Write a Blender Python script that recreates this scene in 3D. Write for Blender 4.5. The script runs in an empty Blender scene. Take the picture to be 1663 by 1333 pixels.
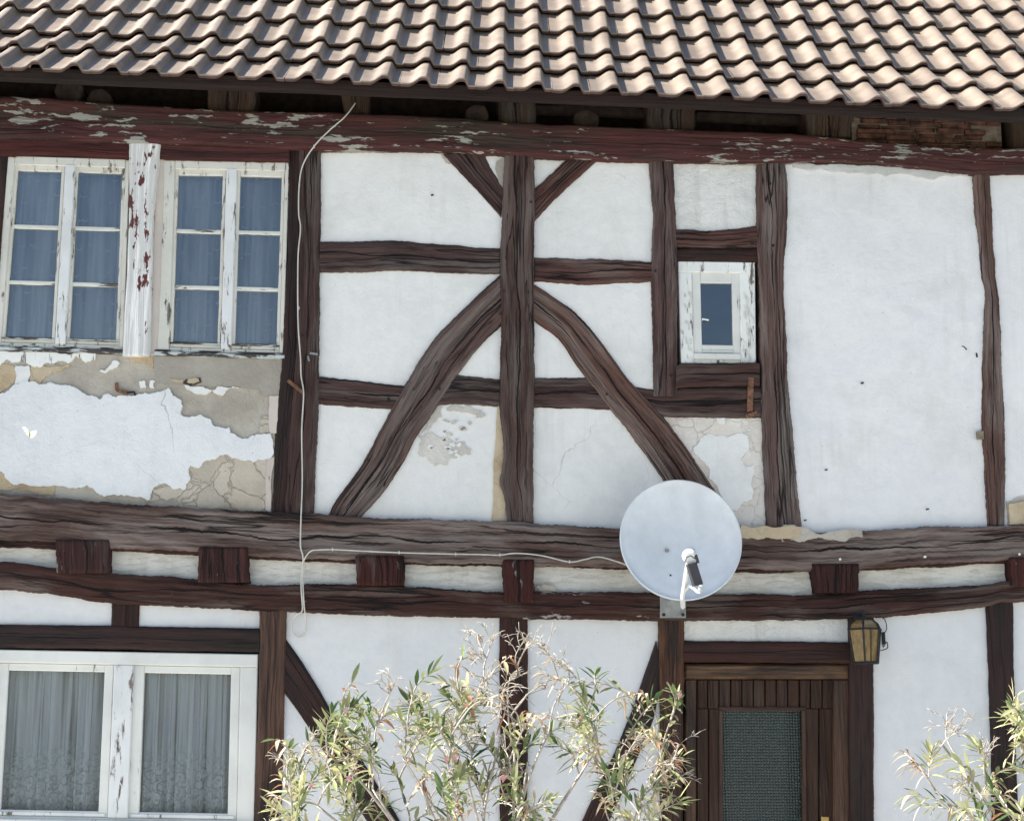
import bpy, bmesh, math, random
from mathutils import Vector, noise, geometry
R = math.radians
random.seed(7)
sc = bpy.context.scene
C = sc.collection

# ------------------------------------------------------------------ camera
YAW, TILT, FPX, DIST, EYE = R(3.0), R(12.0), 2550.0, 9.0, 1.6
CAM = Vector((-DIST*math.tan(YAW), -DIST, EYE))
FW = Vector((math.sin(YAW)*math.cos(TILT), math.cos(YAW)*math.cos(TILT), math.sin(TILT)))
RT = Vector((math.cos(YAW), -math.sin(YAW), 0))
UP = RT.cross(FW)
cam = bpy.data.cameras.new('camera'); co = bpy.data.objects.new('camera', cam); C.objects.link(co)
co.location = CAM; co.rotation_euler = (R(90)+TILT, 0, -YAW)
cam.sensor_width = 36; cam.lens = FPX/1663*36; cam.clip_start = .05; cam.clip_end = 3000
sc.camera = co
# ------------------------------------------------------------------ light
SUN_EL, SUN_AZ = R(42), R(270.6)      # azimuth clockwise from +Y: from the left, a hair behind the facade
w = bpy.data.worlds.new('World'); sc.world = w; w.use_nodes = True
nt = w.node_tree; bg = nt.nodes['Background']
sky = nt.nodes.new('ShaderNodeTexSky'); sky.sky_type = 'NISHITA'; sky.sun_disc = False
sky.sun_elevation = SUN_EL; sky.sun_rotation = SUN_AZ; sky.air_density = 1.0; sky.dust_density = 1.0; sky.ozone_density = 1.0
nt.links.new(sky.outputs[0], bg.inputs[0]); bg.inputs[1].default_value = 0.062
sl = bpy.data.lights.new('sun', 'SUN'); sl.energy = 5.0; sl.angle = R(.5); sl.color = (1, .965, .90)
so = bpy.data.objects.new('sun', sl); C.objects.link(so)
sd = Vector((math.sin(SUN_AZ)*math.cos(SUN_EL), math.cos(SUN_AZ)*math.cos(SUN_EL), math.sin(SUN_EL)))
so.rotation_euler = sd.to_track_quat('Z', 'Y').to_euler(); so.location = sd*40
sc.view_settings.view_transform = 'Standard'; sc.view_settings.look = 'None'
sc.view_settings.exposure = 1.68; sc.view_settings.gamma = 1
sc.render.engine = 'CYCLES'

def P(px, py, y=0.0):
    d = FW + RT*((px-831.5)/FPX) - UP*((py-666.5)/FPX)
    t = (y-CAM.y)/d.y
    return CAM + d*t

# ------------------------------------------------------------------ materials
def M(name, rough=.8, spec=.3):
    m = bpy.data.materials.new(name); m.use_nodes = True
    n = m.node_tree; b = n.nodes['Principled BSDF']
    b.inputs['Roughness'].default_value = rough; b.inputs['Specular IOR Level'].default_value = spec
    return m, n, b
class N:
    """tiny node helper"""
    def __init__(s, nt): s.t = nt
    def new(s, t, **k):
        n = s.t.nodes.new(t)
        for a, v in k.items(): setattr(n, a, v)
        return n
    def link(s, a, b): s.t.links.new(a, b)
    def coord(s, kind, scale=(1, 1, 1), loc=(0, 0, 0)):
        tc = s.new('ShaderNodeTexCoord'); mp = s.new('ShaderNodeMapping')
        mp.inputs['Scale'].default_value = scale; mp.inputs['Location'].default_value = loc
        s.link(tc.outputs[kind], mp.inputs[0]); return mp.outputs[0]
    def noise(s, vec, scale=1, detail=4, rough=.6, dist=0):
        n = s.new('ShaderNodeTexNoise'); n.inputs['Scale'].default_value = scale
        n.inputs['Detail'].default_value = detail; n.inputs['Roughness'].default_value = rough
        n.inputs['Distortion'].default_value = dist
        s.link(vec, n.inputs['Vector']); return n.outputs[0]
    def vor(s, vec, scale, feature='DISTANCE_TO_EDGE', rnd=1):
        n = s.new('ShaderNodeTexVoronoi', feature=feature); n.inputs['Scale'].default_value = scale
        n.inputs['Randomness'].default_value = rnd
        s.link(vec, n.inputs['Vector']); return n
    def ramp(s, fac, stops, mode='LINEAR'):
        n = s.new('ShaderNodeValToRGB'); n.color_ramp.interpolation = mode
        e = n.color_ramp.elements
        while len(e) < len(stops): e.new(.5)
        for i, (p, c) in enumerate(stops):
            e[i].position = p
            e[i].color = (c, c, c, 1) if isinstance(c, (int, float)) else (*c, 1)
        s.link(fac, n.inputs[0]); return n.outputs[0]
    def math(s, op, a, b=None, clamp=False):
        n = s.new('ShaderNodeMath', operation=op); n.use_clamp = clamp
        for i, v in enumerate((a, b)):
            if v is None: continue
            if isinstance(v, (int, float)): n.inputs[i].default_value = v
            else: s.link(v, n.inputs[i])
        return n.outputs[0]
    def mix(s, f, a, b):
        n = s.new('ShaderNodeMix', data_type='RGBA')
        if isinstance(f, (int, float)): n.inputs[0].default_value = f
        else: s.link(f, n.inputs[0])
        for i, v in ((6, a), (7, b)):
            if isinstance(v, tuple): n.inputs[i].default_value = (*v, 1)
            else: s.link(v, n.inputs[i])
        return n.outputs[2]
    def warp(s, vec, scale, amt):
        n = s.new('ShaderNodeTexNoise'); n.inputs['Scale'].default_value = scale; n.inputs['Detail'].default_value = 4
        s.link(vec, n.inputs['Vector'])
        v = s.new('ShaderNodeVectorMath', operation='SCALE'); v.inputs['Scale'].default_value = amt
        s.link(n.outputs[1], v.inputs[0])
        a = s.new('ShaderNodeVectorMath', operation='ADD'); s.link(vec, a.inputs[0]); s.link(v.outputs[0], a.inputs[1])
        return a.outputs[0]
    def bump(s, h, bsdf, strength=.5, dist=.01):
        n = s.new('ShaderNodeBump'); n.inputs['Strength'].default_value = strength; n.inputs['Distance'].default_value = dist
        s.link(h, n.inputs['Height']); s.link(n.outputs[0], bsdf.inputs['Normal'])

def timber_mat(name, dark, mid, grey, greyness=.5, flakes=0., flakecol=(.36, .34, .31), crack=1., rough=.85, flake_loc=(0, 0, 0), fsc=(5.5, 21, 1), bmp=1.):
    m, t, b = M(name, rough, .25); n = N(t)
    g = n.noise(n.coord('UV', (1.0, 34, 1)), 1, 7, .66, .12)
    g2 = n.noise(n.coord('UV', (5, 150, 1)), 1, 5, .7)
    gm = n.math('ADD', n.math('MULTIPLY', g, .58), n.math('MULTIPLY', g2, .42))
    base = n.ramp(gm, [(.38, dark), (.49, mid), (.60, tuple(x*1.6 for x in mid))])
    gr = n.ramp(gm, [(.39, tuple(x*.32 for x in grey)), (.48, grey), (.60, tuple(x*1.45 for x in grey))])
    pm = n.noise(n.coord('UV', (1.1, 7, 1), (3, 7, 0)), 1, 5, .62, .4)
    pm = n.ramp(pm, [(.5-(greyness-.5)*.5-.06, 0.), (.5-(greyness-.5)*.5+.09, 1.)])
    oi = n.new('ShaderNodeObjectInfo')
    col = n.mix(pm, base, gr)
    hv = n.new('ShaderNodeHueSaturation'); n.link(col, hv.inputs['Color']); n.link(n.math('ADD', .82, n.math('MULTIPLY', oi.outputs['Random'], .45)), hv.inputs['Value'])
    n.link(n.math('ADD', .82, n.math('MULTIPLY', n.math('FRACT', n.math('MULTIPLY', oi.outputs['Random'], 7.3)), .34)), hv.inputs['Saturation'])
    col = hv.outputs[0]
    # drying cracks: contour lines of a field stretched along the grain
    cf = n.noise(n.coord('UV', (.38, 9.5, 1), (11, 3, 0)), 1, 3, .45, .08)
    cl = n.math('ABSOLUTE', n.math('SUBTRACT', cf, .5))
    cm = n.noise(n.coord('UV', (1.1, 3, 1), (5, 9, 0)), 1, 2)
    wd = n.ramp(cm, [(.42, 0.), (.62, .016)])
    ck = n.math('SUBTRACT', 1., n.math('DIVIDE', cl, n.math('ADD', wd, .0015)), True)
    cf2 = n.noise(n.coord('UV', (.9, 30, 1), (1, 31, 0)), 1, 3, .5, .1)
    ck2 = n.math('SUBTRACT', 1., n.math('DIVIDE', n.math('ABSOLUTE', n.math('SUBTRACT', cf2, .5)), .014), True)
    ck2 = n.math('MULTIPLY', ck2, n.ramp(n.noise(n.coord('UV', (2.5, 9, 1), (8, 2, 0)), 1, 2), [(.45, 0.), (.6, .75)]))
    ck = n.math('MAXIMUM', ck, ck2)
    # one long heart crack wandering down the middle of the timber
    ac = n.new('ShaderNodeAttribute', attribute_name='across')
    u1 = n.coord('UV', (1.1, 0, 0), (2, 0, 0)); u2 = n.coord('UV', (26, 0, 0), (5, 0, 0)); u3 = n.coord('UV', (1.9, 0, 0), (17, 0, 0))
    ctr = n.math('ADD', n.math('ADD', .05, n.math('MULTIPLY', n.noise(u1, 1, 2, .5), .9)), n.math('MULTIPLY', n.math('SUBTRACT', n.noise(u2, 1, 3, .6), .5), .06))
    w3 = n.ramp(n.noise(u3, 1, 2), [(.38, 0.), (.60, .042)])
    k3 = n.math('SUBTRACT', 1., n.math('DIVIDE', n.math('ABSOLUTE', n.math('SUBTRACT', ac.outputs['Fac'], ctr)), n.math('ADD', w3, .0004)), True)
    k3 = n.math('MULTIPLY', n.math('MULTIPLY', k3, 1.8, True), n.math('GREATER_THAN', w3, .002))
    ck = n.math('MAXIMUM', ck, k3)
    ck = n.math('MULTIPLY', ck, crack)
    h = gm
    if flakes > 0:
        fv = n.warp(n.coord('UV', (1, 1, 1), flake_loc), 25, .02)
        fm = n.new('ShaderNodeMapping'); fm.inputs['Scale'].default_value = fsc; n.link(fv, fm.inputs[0])
        fn = n.noise(fm.outputs[0], 1, 5, .62)
        area = n.noise(n.coord('UV', (1.5, 3.5, 1), flake_loc), 1, 2)
        fs = n.math('ADD', fn, n.math('MULTIPLY', n.math('SUBTRACT', area, .5), .55))
        fk = n.ramp(fs, [(.69-flakes*.14, 0.), (.71-flakes*.14, 1.)])
        fc = n.ramp(gm, [(.35, tuple(x*.45 for x in flakecol)), (.5, flakecol)])
        col = n.mix(fk, col, fc)
        h = n.math('SUBTRACT', h, n.math('MULTIPLY', fk, .35))
    col = n.mix(ck, col, (.006, .004, .004))
    n.link(col, b.inputs['Base Color'])
    h = n.math('SUBTRACT', h, n.math('MULTIPLY', ck, 1.2))
    n.bump(h, b, bmp, .010)
    return m

def white_wall(name, col=(.74, .73, .70), dirt=(.55, .53, .49), dirtamt=.25, cracks=.5, bump=.5, seed=0, streak=0.):
    m, t, b = M(name, .93, .12); n = N(t)
    v = n.coord('Object', (1, 1, 1), (seed*3.1, 0, seed*1.7))
    a = n.noise(v, 1.3, 6, .6)
    f = n.noise(v, 14, 6, .65)
    c1 = n.ramp(n.math('ADD', n.math('MULTIPLY', a, .6), n.math('MULTIPLY', f, .4)), [(.36, tuple(x*q for x, q in zip(col, (.90, .905, .91)))), (.56, col)])
    dm = n.ramp(n.noise(n.warp(v, 6, .12), 2.2, 7, .7), [(.60-dirtamt*.2, 0.), (.86-dirtamt*.2, .6)])
    col2 = n.mix(dm, c1, dirt)
    rs = n.noise(n.coord('Object', (13, 13, .8), (seed, 0, 0)), 1, 5, .65)
    rs = n.math('MULTIPLY', n.ramp(rs, [(.50, 0.), (.66, .32)]), n.ramp(n.noise(v, 1.6, 3), [(.45, 0.), (.6, 1.)]))
    col2 = n.mix(rs, col2, dirt)
    sp = n.ramp(n.noise(v, 45, 2), [(.745, 0.), (.765, .7)])
    col2 = n.mix(sp, col2, (.33, .31, .29))
    h = n.math('ADD', n.math('MULTIPLY', n.noise(n.warp(v, 3, .3), 5, 6, .6), 1.), n.math('MULTIPLY', f, .25))
    h = n.math('ADD', h, n.math('MULTIPLY', n.noise(v, 110, 3), .16))
    if cracks > 0:
        vv = n.warp(n.warp(v, 2.5, .35), 18, .03)
        e = n.vor(vv, 1.5).outputs['Distance']
        k = n.ramp(e, [(.0010, .8), (.0035, 0.)])
        k = n.math('MULTIPLY', k, n.ramp(n.noise(v, 1.7, 2), [(.52, 0.), (.62, cracks*.6)]))
        col2 = n.mix(k, col2, (.20, .19, .18)); h = n.math('SUBTRACT', h, n.math('MULTIPLY', k, .6))
    if streak > 0:
        sm = n.noise(n.coord('Object', (7, 7, 38), (seed, 0, 2)), 1, 6, .75, .6)
        s2 = n.math('MULTIPLY', n.ramp(sm, [(.50, 0.), (.66, 1.)]), streak)
        col2 = n.mix(s2, col2, (.30, .25, .19)); h = n.math('SUBTRACT', h, n.math('MULTIPLY', s2, .6))
    n.link(col2, b.inputs['Base Color']); n.bump(h, b, bump, .030)
    return m

def render_mat(name, c1, c2, c3, stones=.0, seed=0):
    m, t, b = M(name, .95, .1); n = N(t)
    v = n.coord('Object', (1, 1, 1), (seed, 0, seed))
    a = n.noise(n.warp(v, 6, .1), 3, 7, .7)
    col = n.ramp(a, [(.35, c1), (.5, c2), (.62, c3)])
    h = n.math('ADD', n.noise(v, 9, 7, .65), n.math('MULTIPLY', n.noise(v, 70, 3), .25))
    if stones > 0:
        wv = n.warp(n.warp(v, 4, .25), 22, .05)
        vo = n.vor(wv, 5.5); vc = n.vor(wv, 5.5, 'F1')
        e = n.ramp(vo.outputs['Distance'], [(.0, 0.), (.03, 1.)])
        hs = n.new('ShaderNodeSeparateColor'); n.link(vc.outputs['Color'], hs.inputs[0])
        cc = n.ramp(hs.outputs[0], [(0, c1), (.4, c3), (.7, tuple(x*1.1 for x in c2)), (1, (c3[0]*1.1, c3[1]*.95, c3[2]*.8))])
        col = n.mix(stones*.45, col, cc)
        k = n.math('MULTIPLY', n.math('SUBTRACT', 1., e), n.ramp(n.noise(v, 4, 3), [(.48, 0.), (.62, stones*.7)]))
        col = n.mix(k, col, (.16, .13, .10))
        h = n.math('ADD', h, n.math('MULTIPLY', e, .8*stones))
    n.link(col, b.inputs['Base Color']); n.bump(h, b, .8, .015)
    return m

def paint_mat(name, col=(.78, .78, .74), under=(.22, .19, .17), amount=.3, vertical=True, rough=.55, seed=0, fine=1.):
    m, t, b = M(name, rough, .35); n = N(t)
    s = (17, 17, 3.2) if vertical else (3.2, 17, 17)
    v = n.coord('Object', tuple(x*fine for x in s), (seed, seed*2, 0))
    f = n.noise(n.warp(v, 2.5, .45), 1.6, 7, .7)
    k = n.ramp(f, [(.70-amount*.22, 0.), (.715-amount*.22, 1.)])
    g = n.noise(n.coord('Object', (60, 60, 5) if vertical else (5, 60, 60)), 1, 5)
    uc = n.ramp(g, [(.35, tuple(x*.35 for x in under)), (.6, under)])
    tint = n.noise(n.coord('Object', (3, 3, 3)), 1, 5)
    pc = n.ramp(tint, [(.35, tuple(x*.86 for x in col)), (.6, col)])
    ed = n.ramp(f, [(.66-amount*.22, 0.), (.70-amount*.22, .35)])
    pc = n.mix(ed, pc, (.42, .40, .36))
    n.link(n.mix(k, pc, uc), b.inputs['Base Color'])
    h = n.math('SUBTRACT', n.math('MULTIPLY', g, .3), n.math('MULTIPLY', k, .6))
    n.bump(h, b, .6, .004)
    return m

def plain(name, col, rough=.6, metal=0., spec=.4, var=.25, scale=20, bump=.2):
    m, t, b = M(name, rough, spec); n = N(t); b.inputs['Metallic'].default_value = metal
    a = n.noise(n.coord('Object'), scale, 5, .65)
    n.link(n.ramp(a, [(.35, tuple(x*(1-var) for x in col)), (.65, tuple(min(1, x*(1+var*.5)) for x in col))]), b.inputs['Base Color'])
    if bump: n.bump(a, b, bump, .003)
    return m

MT = {}
MT['eave'] = timber_mat('red painted peeling beam', (.018, .007, .006), (.062, .014, .012), (.040, .026, .018), .38, .72, (.33, .32, .28), .4, fsc=(6, 30, 1))
MT['weath'] = timber_mat('weathered oak', (.022, .012, .010), (.072, .041, .033), (.120, .092, .080), .5)
MT['weath2'] = timber_mat('weathered oak redder', (.020, .010, .009), (.060, .031, .026), (.106, .080, .069), .42)
MT['sill'] = timber_mat('grey silvered oak', (.024, .014, .011), (.066, .041, .033), (.132, .105, .093), .54, .0, crack=1.0)
MT['plate'] = timber_mat('plate beam oak', (.017, .008, .007), (.042, .020, .016), (.095, .074, .064), .36, .06, (.30, .27, .25))
MT['joist'] = timber_mat('red stained joist end', (.016, .006, .005), (.040, .014, .012), (.09, .07, .06), .2, .2, (.20, .18, .16))
MT['brown'] = timber_mat('brown oiled oak', (.012, .006, .004), (.066, .027, .013), (.016, .010, .008), .5, crack=.6, rough=.6)
MT['darkred'] = timber_mat('dark red oiled oak', (.010, .005, .004), (.032, .012, .009), (.017, .010, .008), .45, crack=.5, rough=.6)
MT['lintel'] = timber_mat('red painted lintel', (.025, .009, .008), (.055, .015, .013), (.05, .02, .018), .3, crack=.3)
MT['whitepost'] = timber_mat('white painted post flaking to red', (.44, .43, .40), (.47, .46, .44), (.47, .46, .44), .1, .70, (.11, .030, .028), .0, .6, (2, 5, 0), (5.5, 17, 1), .08)
MT['door'] = timber_mat('dark varnished door boards', (.010, .005, .003), (.036, .016, .009), (.058, .036, .026), .38, crack=.35, rough=.5)
MT['doorframe'] = timber_mat('golden varnished door frame', (.016, .008, .004), (.095, .046, .017), (.022, .012, .008), .50, crack=.15, rough=.45)
MT['doorside'] = timber_mat('dark varnished door frame sides', (.014, .007, .004), (.062, .028, .013), (.022, .013, .009), .45, crack=.2, rough=.45)
MT['rafter'] = timber_mat('raw rafter wood', (.018, .011, .008), (.055, .034, .022), (.06, .048, .038), .45)
MT['white'] = white_wall('white limewash', seed=1, dirtamt=.45, bump=.34, cracks=.8)
MT['white2'] = white_wall('white limewash right', (.74, .73, .72), cracks=.3, dirtamt=.45, bump=.34, seed=2)
MT['whitelow'] = white_wall('white limewash lower storey', (.68, .68, .675), cracks=.1, bump=.22, seed=3)
MT['whitestrip'] = white_wall('old limewash between beams', (.70, .68, .625), (.44, .39, .31), .45, .5, .6, seed=4, streak=.30)
MT['whitetop'] = white_wall('patchy limewash', (.71, .70, .665), (.42, .40, .355), .5, .6, .9, seed=5)
MT['greige'] = render_mat('bare lime render', (.33, .295, .245), (.42, .38, .32), (.48, .445, .385), .15, 1)
MT['cement'] = render_mat('smooth grey cement render', (.31, .28, .235), (.34, .31, .262), (.37, .34, .29), 0, 2)
MT['stone'] = render_mat('exposed rubble and clay', (.33, .28, .215), (.46, .42, .36), (.54, .47, .37), .8, 3)
MT['pink'] = render_mat('pinkish old render', (.52, .44, .37), (.64, .59, .53), (.70, .67, .62), .35, 4)
MT['scar'] = render_mat('pale scar render', (.44, .41, .365), (.52, .49, .44), (.60, .57, .52), 0, 7)
MT['ochre'] = render_mat('ochre clay', (.36, .27, .17), (.46, .37, .25), (.52, .43, .31), .2, 5)
MT['paintold'] = paint_mat('old white window paint', (.64, .62, .55), (.25, .22, .19), .50)
MT['paintoldh'] = paint_mat('old white window paint across', (.62, .63, .57), (.13, .11, .10), .62, False)
MT['paintmid'] = paint_mat('white gloss window paint', (.68, .68, .635), (.22, .18, .16), .22)
MT['paintmull'] = paint_mat('white flaking window post paint', (.68, .69, .68), (.22, .17, .15), .50)
MT['paintbad'] = paint_mat('badly flaking white paint', (.78, .78, .74), (.20, .17, .15), .55, True, .6, 3, .8)
MT['paintbadh'] = paint_mat('bleached flaking sill paint', (.50, .54, .53), (.07, .06, .055), 1.0, False, .7, 4)
MT['pinkwood'] = paint_mat('pale reveal paint', (.56, .49, .43), (.35, .24, .2), .35, True)
MT['brick'] = plain('old clay bricks', (.12, .055, .034), .95, var=.8, scale=14, bump=.6)
MT['mortar'] = plain('old mortar', (.22, .18, .13), .95, var=.5, scale=20, bump=.6)
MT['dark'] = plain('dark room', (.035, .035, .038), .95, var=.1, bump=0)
MT['deck'] = plain('roof boarding underside', (.045, .03, .022), .95, var=.5)
MT['board'] = timber_mat('eaves batten', (.010, .006, .005), (.026, .013, .010), (.022, .015, .012), .4, crack=.4)
MT['cable'] = plain('cream coaxial cable', (.55, .53, .47), .5, var=.15, bump=0)
MT['galv'] = plain('galvanised steel', (.33, .34, .34), .5, .6, var=.3, scale=14)
MT['dish'] = plain('light grey powder coat', (.60, .63, .66), .5, 0, .35, .10, 7, .02)
MT['dishwhite'] = plain('white plastic', (.78, .78, .75), .4, var=.08, bump=0)
MT['lnb'] = plain('dark grey plastic', (.035, .032, .034), .45, var=.2, bump=0)
MT['iron'] = plain('blackened iron', (.03, .03, .032), .55, .5, var=.3, scale=40)
MT['rust'] = plain('rusty iron', (.20, .10, .06), .9, .2, var=.6, scale=45, bump=.5)
MT['nail'] = plain('dark iron nail', (.03, .022, .02), .7, .3, var=.3, bump=0)
MT['bark'] = plain('oleander bark', (.42, .37, .31), .8, var=.45, scale=25, bump=.4)
MT['tileedge'] = plain('tile edge darkened as shade', (.085, .048, .040), .9, var=.3, bump=0)  # dark colour paints in the shade on tile lips and undersides
MT['soil'] = plain('plinth sandstone', (.33, .27, .20), .95, var=.4, scale=6, bump=.6)

def tile_mat():
    m, t, b = M('brown engobed clay tile', .42, .7); n = N(t)
    at = n.new('ShaderNodeAttribute', attribute_name='tint')
    v = n.coord('Object')
    a = n.noise(v, 7, 6, .65)
    col = n.ramp(a, [(.35, (.185, .142, .107)), (.62, (.240, .188, .144))])
    hs = n.new('ShaderNodeHueSaturation'); n.link(col, hs.inputs['Color']); n.link(at.outputs['Fac'], hs.inputs['Value'])
    sp = n.ramp(n.noise(v, 60, 3), [(.70, 0.), (.74, .6)])
    lich = n.ramp(n.noise(n.warp(v, 9, .1), 9, 5, .7), [(.70, 0.), (.74, .7)])
    c2 = n.mix(sp, hs.outputs[0], (.10, .08, .07)); c2 = n.mix(n.math('MULTIPLY', lich, .5), c2, (.32, .29, .25))
    dr = n.ramp(n.noise(n.coord('Object', (9, 16, 16)), 1, 3), [(.735, 0.), (.745, .9)]); c2 = n.mix(dr, c2, (.75, .74, .70))
    n.link(c2, b.inputs['Base Color'])
    n.link(n.ramp(a, [(.3, .40), (.7, .52)]), b.inputs['Roughness'])
    n.bump(n.noise(v, 40, 5), b, .25, .003)
    return m
MT['tile'] = tile_mat()

def glass_mat(name, ior, tint=(1, 1, 1), rough=.0, wav=.25):
    m = bpy.data.materials.new(name); m.use_nodes = True; t = m.node_tree; n = N(t)
    t.nodes.remove(t.nodes['Principled BSDF']); out = t.nodes['Material Output']
    tr = n.new('ShaderNodeBsdfTransparent'); tr.inputs[0].default_value = (*tint, 1)
    gl = n.new('ShaderNodeBsdfGlossy'); gl.inputs['Roughness'].default_value = rough; gl.inputs[0].default_value = (1, 1, 1, 1)
    fr = n.new('ShaderNodeFresnel'); fr.inputs[0].default_value = ior
    bp = n.new('ShaderNodeBump'); bp.inputs['Strength'].default_value = wav; bp.inputs['Distance'].default_value = .01
    n.link(n.noise(n.coord('Object'), 3.5, 2), bp.inputs['Height'])
    n.link(bp.outputs[0], gl.inputs['Normal']); n.link(bp.outputs[0], fr.inputs['Normal'])
    mx = n.new('ShaderNodeMixShader'); n.link(fr.outputs[0], mx.inputs[0]); n.link(tr.outputs[0], mx.inputs[1]); n.link(gl.outputs[0], mx.inputs[2])
    n.link(mx.outputs[0], out.inputs[0]); return m
MT['glass'] = glass_mat('old window glass', 1.9, (.90, .92, .94))
MT['glasslow'] = glass_mat('window glass', 1.5, (.9, .92, .93), 0, .1)

def curtain_mat(name, opac, lace=False, fr_=5, z0=0, z1=1, col=(.80, .82, .84)):
    m = bpy.data.materials.new(name); m.use_nodes = True; t = m.node_tree; n = N(t)
    t.nodes.remove(t.nodes['Principled BSDF']); out = t.nodes['Material Output']
    tr = n.new('ShaderNodeBsdfTransparent'); df = n.new('ShaderNodeBsdfDiffuse'); df.inputs[0].default_value = (*col, 1)
    tl = n.new('ShaderNodeBsdfTranslucent'); tl.inputs[0].default_value = (*col, 1)
    ad = n.new('ShaderNodeMixShader'); ad.inputs[0].default_value = .3
    n.link(df.outputs[0], ad.inputs[1]); n.link(tl.outputs[0], ad.inputs[2])
    mx = n.new('ShaderNodeMixShader')
    fac = n.ramp(n.noise(n.coord('UV', (fr_, .5, 1)), 1, 3), [(.36, opac*.45), (.5, opac), (.62, min(1, opac*1.9))])
    lw = n.new('ShaderNodeLayerWeight'); lw.inputs[0].default_value = .5
    fac = n.math('MULTIPLY', fac, n.math('ADD', .72, n.math('MULTIPLY', n.math('POWER', lw.outputs['Facing'], .8), 2.6)), True)
    if lace:
        uv = n.coord('UV'); sx = n.new('ShaderNodeSeparateXYZ'); n.link(uv, sx.inputs[0])
        uvw = n.warp(uv, 9, .06); vo = n.vor(uvw, 17, 'F1', 1); vo2 = n.vor(uv, 55, 'F1', 1)
        pat = n.ramp(vo.outputs['Distance'], [(.08, .35), (.2, 1.), (.42, .9), (.52, .15), (.62, .7)])
        pat = n.math('MULTIPLY', pat, n.ramp(vo2.outputs['Distance'], [(.25, .45), (.45, 1.)]))
        bz = n.math('ADD', sx.outputs[1], n.math('MULTIPLY', n.math('SUBTRACT', n.noise(uv, 12, 2), .5), .25)); band = n.ramp(bz, [(.0, 1.), (.20, 1.), (.42, .0)])
        vo3 = n.vor(uv, 5.5, 'F1', .9)
        spr = n.ramp(vo3.outputs['Distance'], [(.05, .55), (.10, 0.)])
        fac = n.math('MULTIPLY', fac, n.math('SUBTRACT', 1., n.math('MULTIPLY', band, .45)))
        fac = n.math('ADD', fac, n.math('ADD', n.math('MULTIPLY', n.math('MULTIPLY', pat, band), .6), spr), True)
    n.link(fac, mx.inputs[0]); n.link(tr.outputs[0], mx.inputs[1]); n.link(ad.outputs[0], mx.inputs[2])
    n.link(mx.outputs[0], out.inputs[0]); return m
MT['sheer'] = curtain_mat('sheer voile', .62, col=(.88, .89, .90))
MT['embroid'] = curtain_mat('voile embroidery', .9)
MT['lace'] = curtain_mat('lace net curtain', .72, True, 16, col=(.90, .93, .97))

# ------------------------------------------------------------------ mesh helpers
def link(name, verts, faces, mat, parent=None, smooth=False, uvs=None, mats=None, fm=None):
    me = bpy.data.meshes.new(name); me.from_pydata([tuple(v) for v in verts], [], faces)
    o = bpy.data.objects.new(name, me); C.objects.link(o)
    for m in (mats or [mat]): me.materials.append(m)
    if fm: me.polygons.foreach_set('material_index', fm)
    if uvs is not None:
        l = me.uv_layers.new(name='UVMap')
        vi = [0]*len(me.loops); me.loops.foreach_get('vertex_index', vi)
        flat = []
        for i in vi: flat += [uvs[i][0], uvs[i][1]]
        l.data.foreach_set('uv', flat)
    if smooth: me.polygons.foreach_set('use_smooth', [True]*len(me.polygons))
    me.update()
    if parent: o.parent = parent; o.matrix_parent_inverse = parent.matrix_world.inverted()
    return o
def thing(name, label, cat, loc=(0, 0, 0), group=None):
    o = bpy.data.objects.new(name, None); C.objects.link(o); o.location = loc
    bpy.context.view_layer.update()
    o['label'] = label; o['category'] = cat
    if group: o['group'] = group
    return o
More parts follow.
